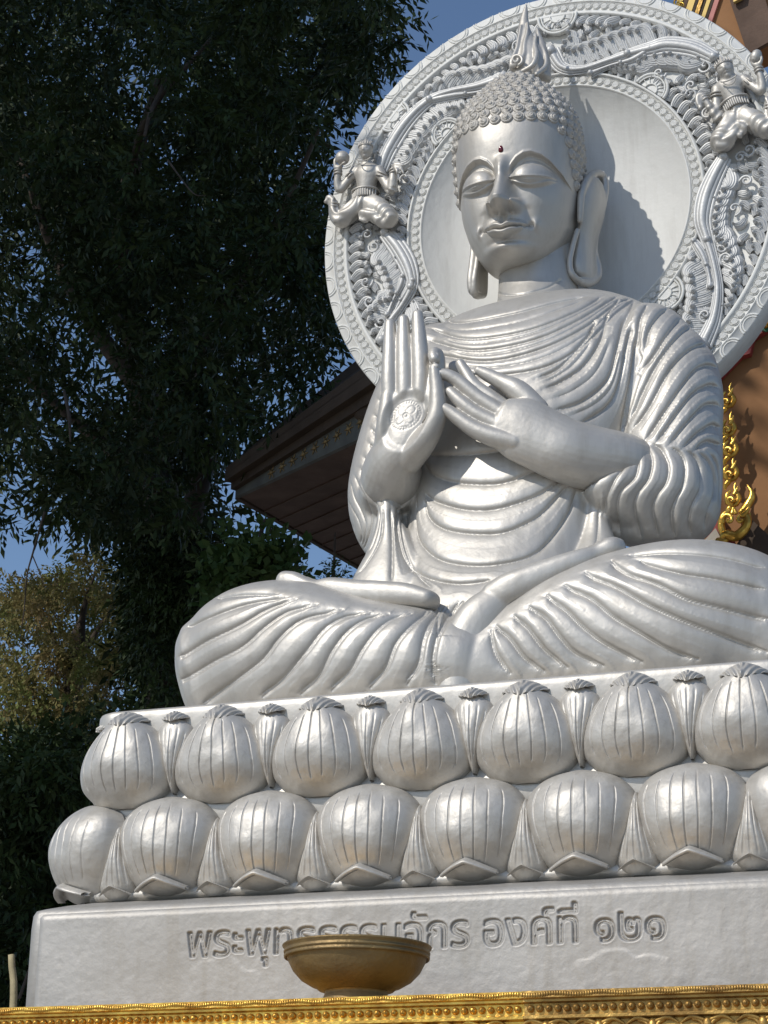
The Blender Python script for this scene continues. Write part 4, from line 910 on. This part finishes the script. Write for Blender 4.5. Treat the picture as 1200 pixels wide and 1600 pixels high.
pf = [(.02, .030), (.42, .030), (.44, .0), (.47, .0), (.475, .02), (.44, .05), (.47, .075), (.62, .11), (.76, .18), (.86, .27), (.92, .36), (.945, .44)]
k_ = zr/1.0
prof = [(.02*br, .0), (.42*br, .0), (.455*br, .006), (.46*br, .02), (.425*br, .05), (.415*br, .07)]+[(r_*br, z_) for r_, z_ in ((.46, .08), (.60, .092), (.74, .122), (.85, .165), (.92, .215), (.955, .255))]
sc_ = (zr-.035)/.255
prof = [(r_, z_*sc_) for r_, z_ in prof]
prof += [(.958*br, zr-.062), (.975*br, zr-.060), (.98*br, zr-.050), (.965*br, zr-.046), (.962*br, zr-.040), (.980*br, zr-.038), (.985*br, zr-.030), (.968*br, zr-.026), (.968*br, zr-.018), (1.0*br, zr-.008), (1.005*br, zr-.002), (.995*br, zr+.002), (.96*br, zr-.004), (.93*br, zr-.03), (.85*br, zr-.10), (.5*br, .07), (.02*br, .06)]
v, f = lathe(prof, (BX[0], -.93, TZ+.001)); link('bowl_body', Geo().add(v, f).mesh('bowl_body'), BRASS, bowl)

# ============================================================ TEMPLES
BROWN = mat('brown_soffit', (.145, .088, .060), .8, bump=.004, bscale=30, var=.3, vscale=4)
DARKW = mat('dark_roof_wood', (.080, .052, .032), .8, bump=.004, bscale=20, var=.3, vscale=3)
FASC = mat('grey_green_fascia', (.135, .135, .115), .7, bump=.004, bscale=20, var=.3, vscale=5)
OCHRE = mat('brown_temple_wall', (.33, .155, .055), .75, bump=.003, bscale=12, var=.2, vscale=1.2)
REDP = mat('red_paint', (.32, .045, .04), .6, bump=.003, bscale=20, var=.25, vscale=6)
STONEP = mat('pale_stone', (.42, .38, .32), .7, var=.2)
GOLDL = mat('gold_leaf', (.78, .50, .10), .28, .8, bump=.004, bscale=30, var=.3, vscale=8, col2=(.45, .24, .04))
pav = empty('temple_roof', tuple(S(560, 800, 8)), 'dark temple roof corner with a pale gilded fascia, behind the statue on the left', 'temple roof')
A0 = S(375, 776, 8.0); z0 = A0[2]
B0 = SZ(575, 682, z0); C0 = SZ(562, 884, z0); B1 = A0+(B0-A0)*2.2; C1 = A0+(C0-A0)*1.6
uB = (B1-A0)/np.linalg.norm(B1-A0); uC = (C1-A0)/np.linalg.norm(C1-A0); Zu = V3(0, 0, 1)
def slab(pts, h0, h1):
    g = Geo(); pts = np.array(pts); k = len(pts)
    return g.add(np.vstack([pts+Zu*h0, pts+Zu*h1]), [tuple(range(k))[::-1], tuple(range(k, 2*k))]+[(i, (i+1) % k, k+(i+1) % k, k+i) for i in range(k)])
D1 = B1+(C1-A0)
link('soffit', slab([A0, B1, D1, C1], 0, .05).mesh('soffit', False), BROWN, pav)
k_ = 0
for t in np.arange(.12, 1.0, .075):          # boards under the eave
    a = A0+(C1-A0)*t; b = a+(B1-A0)*1.0
    g = Geo(); w = uC*.008; g.add([a-w, b-w, b+w, a+w, a-w-Zu*.012, b-w-Zu*.012, b+w-Zu*.012, a+w-Zu*.012], [(0, 1, 2, 3), (4, 7, 6, 5), (0, 4, 5, 1), (2, 6, 7, 3), (0, 3, 7, 4), (1, 5, 6, 2)]); link('soffit_batten', g.mesh('soffit_batten', False), BROWN, pav)
nB = np.cross(uB, Zu); nB = -nB if nB@(CPOS-A0) < 0 else nB
nC = np.cross(uC, Zu); nC = -nC if nC@(A0-D1) < 0 else nC
def wedge(a, b, n_, la, ha, lb, hb, o0, o1):
    g = Geo(); return g.add([a+n_*o0+Zu*la, b+n_*o0+Zu*lb, b+n_*o1+Zu*lb, a+n_*o1+Zu*la, a+n_*o0+Zu*ha, b+n_*o0+Zu*hb, b+n_*o1+Zu*hb, a+n_*o1+Zu*ha], [(0, 1, 2, 3), (4, 7, 6, 5), (0, 4, 5, 1), (2, 6, 7, 3), (0, 3, 7, 4), (1, 5, 6, 2)])
def beam(a, b, n_, h0, h1, o0, o1):
    g = Geo(); return g.add([a+n_*o0+Zu*h0, b+n_*o0+Zu*h0, b+n_*o1+Zu*h0, a+n_*o1+Zu*h0, a+n_*o0+Zu*h1, b+n_*o0+Zu*h1, b+n_*o1+Zu*h1, a+n_*o1+Zu*h1], [(0, 1, 2, 3), (4, 7, 6, 5), (0, 4, 5, 1), (2, 6, 7, 3), (0, 3, 7, 4), (1, 5, 6, 2)])
link('fascia', wedge(A0, B1, nB, -.02, .05, -.02, .50, .01, .06).mesh('fascia', False), FASC, pav)
link('eave_edge', beam(A0, C1, nC, -.02, .12, .01, .06).mesh('eave_edge', False), DARKW, pav)
link('upper_moulding', wedge(A0, B1, nB, .05, .12, .50, .66, .02, .12).mesh('upper_moulding', False), DARKW, pav)
link('upper_moulding', wedge(A0, B1, nB, .122, .20, .665, .86, .04, .20).mesh('upper_moulding', False), DARKW, pav)
# the roof planes rise inwards
Hh = 2.6; I0 = A0+(D1-A0)*.5+Zu*Hh
link('roof_plane', Geo().add([A0+Zu*.19+nB*.2, B1+Zu*.85+nB*.2, I0+uB*1.5, I0, A0+Zu*.27+nB*.2, B1+Zu*.97+nB*.2, I0+uB*1.5+Zu*.12, I0+Zu*.12], [(0, 1, 2, 3), (4, 7, 6, 5), (0, 4, 5, 1), (1, 5, 6, 2), (2, 6, 7, 3), (3, 7, 4, 0)]).mesh('roof_plane', False), DARKW, pav)
link('roof_plane', Geo().add([A0+Zu*.2+nC*.06, C1+Zu*.2+nC*.06, I0, A0+Zu*.3+nC*.06, C1+Zu*.3+nC*.06, I0+Zu*.1], [(0, 1, 2), (3, 5, 4), (0, 3, 4, 1), (1, 4, 5, 2), (2, 5, 3, 0)]).mesh('roof_plane', False), DARKW, pav)
def px3(x, y, Y): return list(S(x, y, Y))
rY = lambda x: float(np.interp(x, [375, 575], [A0[1], B0[1]]))
g = Geo(); g.loft([[*S(590, 650, rY(575)), .16], [*S(566, 640, rY(566)), .11], [*S(560, 615, rY(560)), .09], [*S(566, 596, rY(562)), .05], [*S(573, 588, rY(562)), .015]], 24, 16, ref=(0, 1, 0)); link('horn_finial', g.mesh('horn_finial'), DARKW, pav)
random.seed(11)
for k_ in range(9):                          # bits of gilding on the fascia and moulding
    t = .2+.75*k_/8+random.uniform(-.03, .03); p = A0+(B0-A0)*t+nB*.07+Zu*random.uniform(.0, .13); g = Geo()
    t_ = .30+.68*k_/8; p = A0+(B0-A0)*t_+nB*.065+Zu*(.02+.13*t_); g.ball(p, .026, 10, 7)
    for q_ in range(6): A_q = q_*math.pi/3; q = p+(uB*math.cos(A_q)+Zu*math.sin(A_q))*.035; g.loft([[*q, .010], [*(q+(uB*math.cos(A_q)+Zu*math.sin(A_q))*.035), .003]], 5, 6, ref=tuple(nB))
    link('gilt_ornament', g.mesh('gilt_ornament'), BRASS, pav)
# pavilion body under that roof
bx = D1; cx_ = A0*.25+D1*.75
link('wall', Geo().box((cx_[0]+2.2, cx_[1], z0/2-.02), (1.2, 1.2, z0/2-.03)).mesh('wall', False), BROWN, pav)
# --- temple on the right
tw = empty('temple_building', tuple(S(1200, 900, 6.5)*V3(1, 1, 0)), 'brown temple wall with gold flame ornaments and red bargeboard, behind the statue on the right', 'temple')
YT = 6.0
c0 = S(1096, 1000, YT); c1 = S(1420, 380, YT)
link('wall', Geo().box(((c0[0]+c1[0])/2+1.2, YT+1.5, c1[2]/2), ((c1[0]-c0[0])/2+1.2, 1.5, c1[2]/2)).mesh('wall', False), OCHRE, tw)
def board(pts, Y, t, name, m, par=tw):
    P = np.array([S(x, y, Y) for x, y in pts]); g = Geo(); k = len(P); Dv = V3(0, t, 0)
    g.add(np.vstack([P, P+Dv]), [tuple(range(k)), tuple(range(k, 2*k))[::-1]]+[(i, k+i, k+(i+1) % k, (i+1) % k) for i in range(k)]); return link(name, g.mesh(name, False), m, par)
board([(1108, 560), (1127, 552), (1168, 512), (1176, 500), (1212, 478), (1260, 440), (1260, 462), (1212, 506), (1178, 528), (1172, 552), (1158, 556), (1127, 588), (1108, 604)], YT-.10, .08, 'bargeboard', REDP)
board([(1108, 790), (1124, 800), (1130, 826), (1146, 842), (1142, 852), (1120, 852), (1104, 846)], YT-.12, .10, 'bargeboard', REDP)
board([(1140, 868), (1175, 812), (1290, 920), (1290, 1010)], YT-.05, .04, 'lower_roof_edge', DARKW)
board([(1100, 845), (1118, 825), (1130, 848), (1128, 866), (1100, 866)], YT-.16, .1, 'stone_cap', STONEP)
def kanok(pts, Y, name='flame_ornament', s=1.6):
    g = Geo()
    for r in pts: g.loft([[*S(x, y, Y-d*.01), rr*s/208., rr*s*.8/208.] for x, y, d, rr in r], 26, 10, ref=(0, 1, 0), cap=.9)
    return link(name, g.mesh(name), GOLDL, tw)
def spiral(cx, cy, r, a0, turns, w, sg=1, n=16): return [(cx+r*(1-k/n*.88)*math.cos(a0+sg*k/n*turns*6.283), cy+r*(1-k/n*.88)*math.sin(a0+sg*k/n*turns*6.283), 4+k*.3, w*(1-.45*k/n)) for k in range(n+1)]
for i, (x, y) in enumerate([(1137, 628), (1138, 672), (1141, 704), (1142, 742), (1145, 782)]):
    k_ = 1.0 if i else .9
    kanok([spiral(x-2, y, 9*k_, .2, 1.2, 3.1), [(x+5, y+6, 4, 3.2), (x+9, y-3, 4, 3.6), (x+5, y-12, 4, 3.0), (x+3, y-21, 4, 1.8), (x+5, y-29, 4, .6)],
           [(x-8, y+4, 3, 3), (x-9, y-8, 3, 3), (x-4, y-15, 3, 1.5)], [(x-4, y+11, 4, 3.5), (x-8, y+16, 4, 3), (x-9, y+23, 4, 1)], [(x+2, y-10, 6, 2.4), (x+6, y-17, 6, 1.6), (x+8, y-22, 6, .6)]], YT-.14)
kanok([spiral(1138, 812, 10, 2.6, 1.1, 3.2), spiral(1158, 812, 9, .4, 1.1, 3.0, -1), [(1130, 840, 3, 5), (1136, 835, 4, 6), (1150, 838, 5, 6.5), (1164, 826, 5, 6), (1168, 812, 5, 5), (1164, 800, 4, 3)],
       [(1132, 838, 3, 4), (1127, 822, 3, 4.5), (1130, 806, 4, 4), (1140, 797, 4, 2)], [(1158, 800, 5, 4), (1166, 792, 5, 5), (1174, 778, 5, 4.5), (1174, 768, 5, 3), (1169, 760, 5, 1), (1167, 757, 5, .5)],
       [(1160, 806, 6, 3.5), (1166, 800, 6, 3), (1172, 788, 6, 1.5)], [(1164, 816, 5, 3.5), (1170, 810, 5, 2.5), (1172, 802, 5, 1)], [(1122, 846, 3, 5), (1130, 846, 3, 5), (1138, 841, 3, 3)], [(1122, 851, 3, 3), (1136, 849, 3, 2.5)], [(1144, 802, 5, 2.5), (1146, 794, 5, 2), (1150, 802, 5, 2.5)]], YT-.16, 'finial', 1.5)
g = Geo()
for x, y, r_ in ((1196, 509, 5), (1203, 505, 6), (1194, 500, 4)): g.ball(S(x, y, YT-.15), r_/205, 10, 7)
link('gilt_boss', g.mesh('gilt_boss'), GOLDL, tw)
GREENP = mat('green_paint', (.03, .16, .08), .5)
board([(1186, 512), (1196, 518), (1204, 516), (1204, 508), (1190, 508)], YT-.13, .02, 'green_leaf', GREENP)
# upper gable of that temple, seen from below
YU = 5.2
up_ = empty('temple_gable', tuple(S(1200, 20, YU)), 'brown temple gable eave with gold and pink stripes, above the right edge of the halo', 'temple roof')
board([(1096, 46), (1102, 26), (1134, -60), (1330, -60), (1330, 20), (1185, 78), (1170, 100), (1140, 100)], YU, .3, 'soffit', OCHRE, up_)
board([(1140, 0), (1168, 84), (1200, 66), (1215, 62), (1190, -20)][::-1], YU-.06, .05, 'soffit_panel', BROWN, up_)
YEL = mat('yellow_gilding', (.70, .50, .16), .5, .3, var=.2); PINK = mat('pink_paint', (.62, .24, .20), .6, var=.15)
for (x0, x1, m_) in ((1065, 1074, YEL), (1076, 1082, BROWN), (1083, 1093, YEL), (1094, 1098, DARKW), (1099, 1105, GOLD_OLD), (1106, 1110, DARKW), (1111, 1117, YEL), (1118, 1122, DARKW), (1123, 1130, PINK)):
    board([(x0, 0-20), (x1, 0-20), (x1-22, 46), (x0-22, 46)], YU-.02-.004*(x0 % 5), .06, 'painted_stripe', m_, up_)
board([(1144, -30), (1165, -30), (1160, -4), (1146, 3)], YU-.12, .04, 'gilt_bracket', YEL, up_)
g = Geo()
for r in (spiral(1058, 3, 7, 0, 1.3, 2.2), spiral(1066, 8, 5, 2, 1.2, 2)): g.loft([[*S(x, y, YU-.05-d*.01), w/212, w/212] for x, y, d, w in r], 24, 8, ref=(0, 1, 0))
link('gilt_scroll', g.mesh('gilt_scroll'), GOLDL, up_)
gb = S(1330, -20, YU); link('gable_wall', Geo().box((gb[0]+1.2, YU+1.4, gb[2]/2-.2), (1.25, .6, gb[2]/2-.3)).mesh('gable_wall', False), OCHRE, up_)
link('roof_body', Geo().box(tuple(S(1330, -20, YU)+V3(1.2, 1.2, 1.0)), (1.3, .8, 1.0)).mesh('roof_body', False), DARKW, up_)
print('temples', time.time()-T0)

# ============================================================ TREES
def leafmat(name, c1, c2, tr=.25):
    m = bpy.data.materials.new(name); m.use_nodes = True; n = m.node_tree.nodes; L = m.node_tree.links
    b = n['Principled BSDF']; b.inputs['Roughness'].default_value = .55; b.inputs['Specular IOR Level'].default_value = .22
    tc = n.new('ShaderNodeTexCoord'); t = n.new('ShaderNodeTexNoise'); t.inputs['Scale'].default_value = 1.3; t.inputs['Detail'].default_value = 8; t.inputs['Roughness'].default_value = .7; L.new(tc.outputs['Object'], t.inputs['Vector'])
    r = n.new('ShaderNodeMapRange'); r.inputs[1].default_value = .4; r.inputs[2].default_value = .62; L.new(t.outputs[0], r.inputs[0])
    mx = n.new('ShaderNodeMix'); mx.data_type = 'RGBA'; mx.inputs['A'].default_value = (*c1, 1); mx.inputs['B'].default_value = (*c2, 1); L.new(r.outputs[0], mx.inputs['Factor'])
    L.new(mx.outputs['Result'], b.inputs['Base Color'])
    if tr: 
        T = n.new('ShaderNodeBsdfTranslucent'); L.new(mx.outputs['Result'], T.inputs['Color']); mm = n.new('ShaderNodeMixShader'); mm.inputs[0].default_value = tr
        L.new(b.outputs[0], mm.inputs[1]); L.new(T.outputs[0], mm.inputs[2]); L.new(mm.outputs[0], n['Material Output'].inputs['Surface'])
    return m
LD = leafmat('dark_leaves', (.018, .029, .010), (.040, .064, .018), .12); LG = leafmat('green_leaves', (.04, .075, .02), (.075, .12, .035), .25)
LB = leafmat('dry_leaves', (.26, .19, .085), (.15, .19, .05), .3); BARK = mat('bark', (.085, .065, .05), .9, bump=.01, bscale=20, var=.4, vscale=6)
def inpoly(P, poly):
    x, y = P[:, 0], P[:, 1]; c = np.zeros(len(P), bool); q = np.array(poly, float); j = len(q)-1
    for i in range(len(q)):
        xi, yi = q[i]; xj, yj = q[j]; c ^= ((yi > y) != (yj > y))&(x < (xj-xi)*(y-yi)/(yj-yi+1e-9)+xi); j = i
    return c
def leaves(cent, rad, per, L, rng, droop=.35, wid=.36, flat=.75):
    "sprays of pointed leaves round each clump centre; two bent faces a leaf"
    n = len(cent); nt_ = max(3, per//9); N = n*nt_
    base = np.repeat(cent, nt_, 0); R_ = np.repeat(rad, nt_)[:, None]
    d = rng.normal(size=(N, 3)); d /= np.linalg.norm(d, axis=1)[:, None]
    p0 = base+d*R_*rng.random((N, 1))**.5*V3(1, 1, flat)
    d = d*.8+rng.normal(size=(N, 3))*.5; d[:, 2] -= droop*.6; d /= np.linalg.norm(d, axis=1)[:, None]
    m = 9; t = (np.arange(m)+.4)/m; tw = L*2.6
    q = p0[:, None]+d[:, None]*(t*tw)[None, :, None]; q[..., 2] -= droop*L*1.2*t[None]**2
    sd = np.cross(d, rng.normal(size=(N, 3))); sd /= np.linalg.norm(sd, axis=1)[:, None]+1e-9
    sg = np.where(np.arange(m) % 2, 1, -1)[None, :, None]
    ld = d[:, None]*.75+sd[:, None]*sg*.85+rng.normal(size=(N, m, 3))*.25; ld[..., 2] -= droop; ld /= np.linalg.norm(ld, axis=-1)[..., None]
    q = q.reshape(-1, 3); ld = ld.reshape(-1, 3)
    up = rng.normal(size=q.shape)*.7+V3(0, 0, 1); w = np.cross(ld, up); w /= np.linalg.norm(w, axis=1)[:, None]+1e-9; nn = np.cross(w, ld)
    l = L*rng.uniform(.6, 1.15, (len(q), 1)); W_ = l*wid*.5
    v = np.stack([q, q+ld*l*.45+w*W_-nn*l*.05, q+ld*l-nn*l*.10, q+ld*l*.45-w*W_-nn*l*.05], 1).reshape(-1, 3)
    f = (np.arange(len(q))[:, None]*4+np.array([0, 1, 2, 3])).astype(np.int32)
    return v, f
def clumps(poly, n, Y0, Y1, rng):
    poly = np.array(poly, float); lo, hi = poly.min(0), poly.max(0); P = rng.uniform(lo, hi, (n*6, 2)); P = P[inpoly(P, poly)][:n]
    return np.array([S(x, y, Y) for (x, y), Y in zip(P, rng.uniform(Y0, Y1, len(P)))])
def tree(label, crowns, base, limbs, group=None, name='tree', bark=BARK):
    t = empty(name, tuple(base), label, 'tree', group)
    for nm, m, v, f in crowns: me = mesh_np(nm, v, f, False); tag(link(nm, me, m, t), kind='stuff' if nm == 'x' else None)
    g = Geo()
    for l in limbs: g.loft(l, 24, 12, ref=(0, 1, 0), cap=.5)
    link('trunk', g.mesh('trunk'), bark, t); return t
rng = np.random.default_rng(5)
POLY = [(-60, -60), (600, -60), (640, -40), (655, 5), (610, 30), (575, 85), (545, 115), (520, 170), (505, 230), (520, 400), (500, 560), (530, 620), (480, 650), (420, 668), (370, 690), (330, 725), (318, 770), (300, 830), (215, 850), (150, 815), (60, 785), (-60, 800)]
ca = clumps(POLY, 330, 6.5, 11, rng); cb = clumps([(x-12 if x > 300 else x, y-10 if y > 600 else y) for x, y in POLY], 250, 11, 15, rng)
HOLES = [(215, 100, 34), (262, 135, 26), (22, 335, 36), (118, 545, 30), (205, 605, 34), (362, 590, 26), (55, 430, 28), (30, 760, 40), (440, 640, 24), (180, 570, 24), (410, 470, 20), (330, 720, 24), (95, 700, 24), (250, 420, 18), (480, 330, 18), (300, 250, 18)]
def clear(c, k):
    v = c-CPOS; z = v@_F; x = 600+CF*(v@_R)/z; y = 800-CF*(v@_U)/z; m = np.ones(len(c), bool)
    for hx, hy, hr in HOLES: m &= np.hypot(x-hx, y-hy) > hr*k
    return c[m]
ca = clear(ca, 1.35); cb = clear(cb, 1.7)
v1, f1 = leaves(ca, rng.uniform(.16, .46, len(ca)), 240, .135, rng); v2, f2 = leaves(cb, rng.uniform(.4, .7, len(cb)), 160, .22, rng)
lim = [[[*S(258, 1150, 10.2), .30], [*S(262, 1000, 10.2), .26], [*S(255, 800, 10.2), .22], [*S(215, 560, 10), .17], [*S(190, 350, 9.6), .12], [*S(250, 120, 9), .05]],
       [[*S(235, 690, 10), .13], [*S(340, 500, 9), .08], [*S(430, 350, 8.4), .045], [*S(500, 200, 8.2), .02]],
       [[*S(225, 620, 10), .13], [*S(110, 450, 9.5), .08], [*S(30, 250, 9), .04]], [[*S(250, 760, 10), .11], [*S(120, 660, 9), .06], [*S(10, 560, 8.4), .025]],
       [[*S(190, 360, 9.6), .06], [*S(228, 190, 7.4), .04], [*S(330, 60, 7.4), .02]], [[*S(262, 120, 6.9), .024], [*S(236, 175, 6.5), .022], [*S(226, 212, 6.4), .016]],
       [[*S(70, 800, 7), .014], [*S(52, 862, 7), .010], [*S(42, 900, 7), .008], [*S(38, 950, 7), .006], [*S(31, 1000, 7), .003]], [[*S(50, 866, 7), .007], [*S(64, 900, 7), .005], [*S(72, 925, 7), .002]],
       [[*S(100, 610, 6.2), .014], [*S(108, 650, 6.1), .018], [*S(110, 690, 6.1), .008]], [[*S(262, 250, 6.3), .010], [*S(300, 300, 6.2), .007], [*S(322, 306, 6.2), .003]]]
p0 = S(258, 1150, 10.2); lim[0].insert(0, [p0[0], 10.2, 0, .36])
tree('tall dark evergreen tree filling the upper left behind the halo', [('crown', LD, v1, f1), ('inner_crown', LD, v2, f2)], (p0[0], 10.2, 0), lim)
# vine covered tree standing behind the left knee
P2 = [(222, 850), (320, 850), (335, 900), (300, 950), (275, 1010), (275, 1100), (235, 1130), (228, 1000)]
cc = clumps(P2, 60, 8.2, 9.4, rng); v1, f1 = leaves(cc, rng.uniform(.15, .28, len(cc)), 260, .10, rng, .6); cc2 = clumps([(235, 860), (300, 860), (280, 1120), (240, 1120)], 30, 9.3, 10, rng); v3, f3 = leaves(cc2, rng.uniform(.25, .35, len(cc2)), 200, .16, rng)
v1 = np.vstack([v1, v3]); f1 = np.vstack([f1, f3+len(v1)-len(v3)])
pb = S(262, 1100, 9.2); tree('dark tree trunk wrapped in climbing leaves, behind the left knee of the statue', [('crown', LD, v1, f1)], (pb[0], 9.2, 0), [[[pb[0], 9.2, 0, .3], [*pb, .24], [*S(280, 880, 9.2), .18], [*S(330, 700, 9.0), .08]]])
# small tree with broad leaves under the roof corner
P3 = [(340, 880), (358, 842), (385, 845), (402, 862), (418, 862), (440, 846), (450, 850), (440, 880), (420, 920), (330, 930)]
cc = clumps(P3, 40, 6.0, 7.2, rng); v1, f1 = leaves(cc, rng.uniform(.05, .12, len(cc)), 60, .12, rng, .0, .7)
pb = S(400, 920, 6.6); tree('small tree with broad green leaves under the roof corner', [('crown', LG, v1, f1)], (pb[0], 6.6, 0), [[[pb[0], 6.6, 0, .10], [*pb, .03], [*S(436, 856, 6.6), .006]], [[*pb, .02], [*S(376, 865, 6.6), .006]]])
# dry tree in the sun
P4 = [(-40, 930), (20, 905), (60, 925), (90, 900), (150, 880), (185, 925), (205, 960), (212, 1060), (190, 1120), (110, 1160), (-40, 1180)]
cc = clumps(P4, 115, 9.8, 12.5, rng); v1, f1 = leaves(cc, rng.uniform(.14, .34, len(cc)), 300, .075, rng, .3, .45)
pb = S(110, 1130, 11); tree('sunlit tree with brownish dry leaves at the far left', [('crown', LB, v1, f1)], (pb[0], 11, 0), [[[pb[0], 11, 0, .16], [*pb, .12], [*S(130, 960, 11), .04], [*S(150, 890, 11), .015]], [[*S(115, 1080, 11), .06], [*S(60, 940, 11), .02]], [[*S(118, 1040, 11), .05], [*S(180, 940, 11), .015]]])
# dry twiggy bush tops behind the right foot
for x0, w_, m_, lb in ((462, 30, LB, 'thin brown bush top left of the sky gap, behind the foot'), (520, 34, LG, 'thin green and brown bush top right of the sky gap, behind the foot')):
    cc = clumps([(x0-w_, 930), (x0-w_*.6, 892), (x0, 880), (x0+w_*.7, 890), (x0+w_, 930)], 14, 7.5, 8.2, rng); v1, f1 = leaves(cc, rng.uniform(.04, .10, len(cc)), 45, .06, rng, .0)
    pb = S(x0, 935, 7.8); tree(lb, [('crown', m_, v1, f1)], (pb[0], 7.8, 0), [[[pb[0], 7.8, 0, .03], [*pb, .012], [*S(x0+4, 885, 7.8), .004]], [[*pb, .008], [*S(x0-14, 888, 7.8), .003]], [[*pb, .008], [*S(x0+18, 890, 7.8), .003]]], name='bush')
# shadowy hedge low at the left
P5 = [(-60, 1195), (110, 1170), (215, 1130), (250, 1140), (120, 1180), (110, 1300), (60, 1420), (40, 1640), (-60, 1640)]
cc = clumps(P5, 150, 6.5, 9, rng); v1, f1 = leaves(cc, rng.uniform(.2, .4, len(cc)), 200, .13, rng, .4)
cc2 = clumps([(-60, 1215), (260, 1150), (260, 1250), (150, 1640), (-60, 1640)], 90, 9.5, 12, rng); v3, f3 = leaves(cc2, rng.uniform(.4, .6, len(cc2)), 180, .24, rng)
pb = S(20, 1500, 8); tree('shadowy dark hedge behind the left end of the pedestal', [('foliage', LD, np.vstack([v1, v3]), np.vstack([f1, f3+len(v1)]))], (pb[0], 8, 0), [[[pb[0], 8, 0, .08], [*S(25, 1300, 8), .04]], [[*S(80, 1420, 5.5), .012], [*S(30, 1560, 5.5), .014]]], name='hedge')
# unseen tree added left of view; its lobes shade the visible foliage and hedge
c2_ = rng.normal(size=(90, 3)); c2_ /= np.linalg.norm(c2_, axis=1)[:, None]; c2_ = V3(-7.9, -.3, 11.8)+c2_*(rng.random((90, 1))**.4)*V3(2.0, 2.2, 2.0)
cc = rng.normal(size=(260, 3)); cc /= np.linalg.norm(cc, axis=1)[:, None]; cc = V3(-8.6, -.4, 19.2)+cc*(rng.random((260, 1))**.4)*V3(4.2, 4.2, 3.6); cc = np.vstack([cc, c2_]); v1, f1 = leaves(cc, rng.uniform(.6, 1.1, len(cc)), 120, .42, rng, .3, .5)
tree('large leafy tree added out of view on the left to shade the other trees', [('crown', LD, v1, f1)], (-10.5, .6, 0), [[[-10.5, .6, 0, .5], [-10.4, .5, 6, .4], [-9.8, .2, 12, .28], [-9.0, -.2, 17, .1]]])
# wooden stake
WOOD = mat('pale_wood', (.45, .38, .22), .8, bump=.004, bscale=30, var=.3, vscale=8)
a = S(17, 1640, 2.0); b = S(18, 1492, 2.0); g = Geo(); g.add(*loft([[a[0], 2.0, 0, .022, .02], [*a, .022, .02], [*b, .02, .018]], 12, 8, ref=(0, 1, 0), cap=.2, sq=5)); tag(link('wooden_stake', g.mesh('wooden_stake'), WOOD), 'pale wooden stake standing beside the left end of the pedestal', 'stake')
print('trees', time.time()-T0)
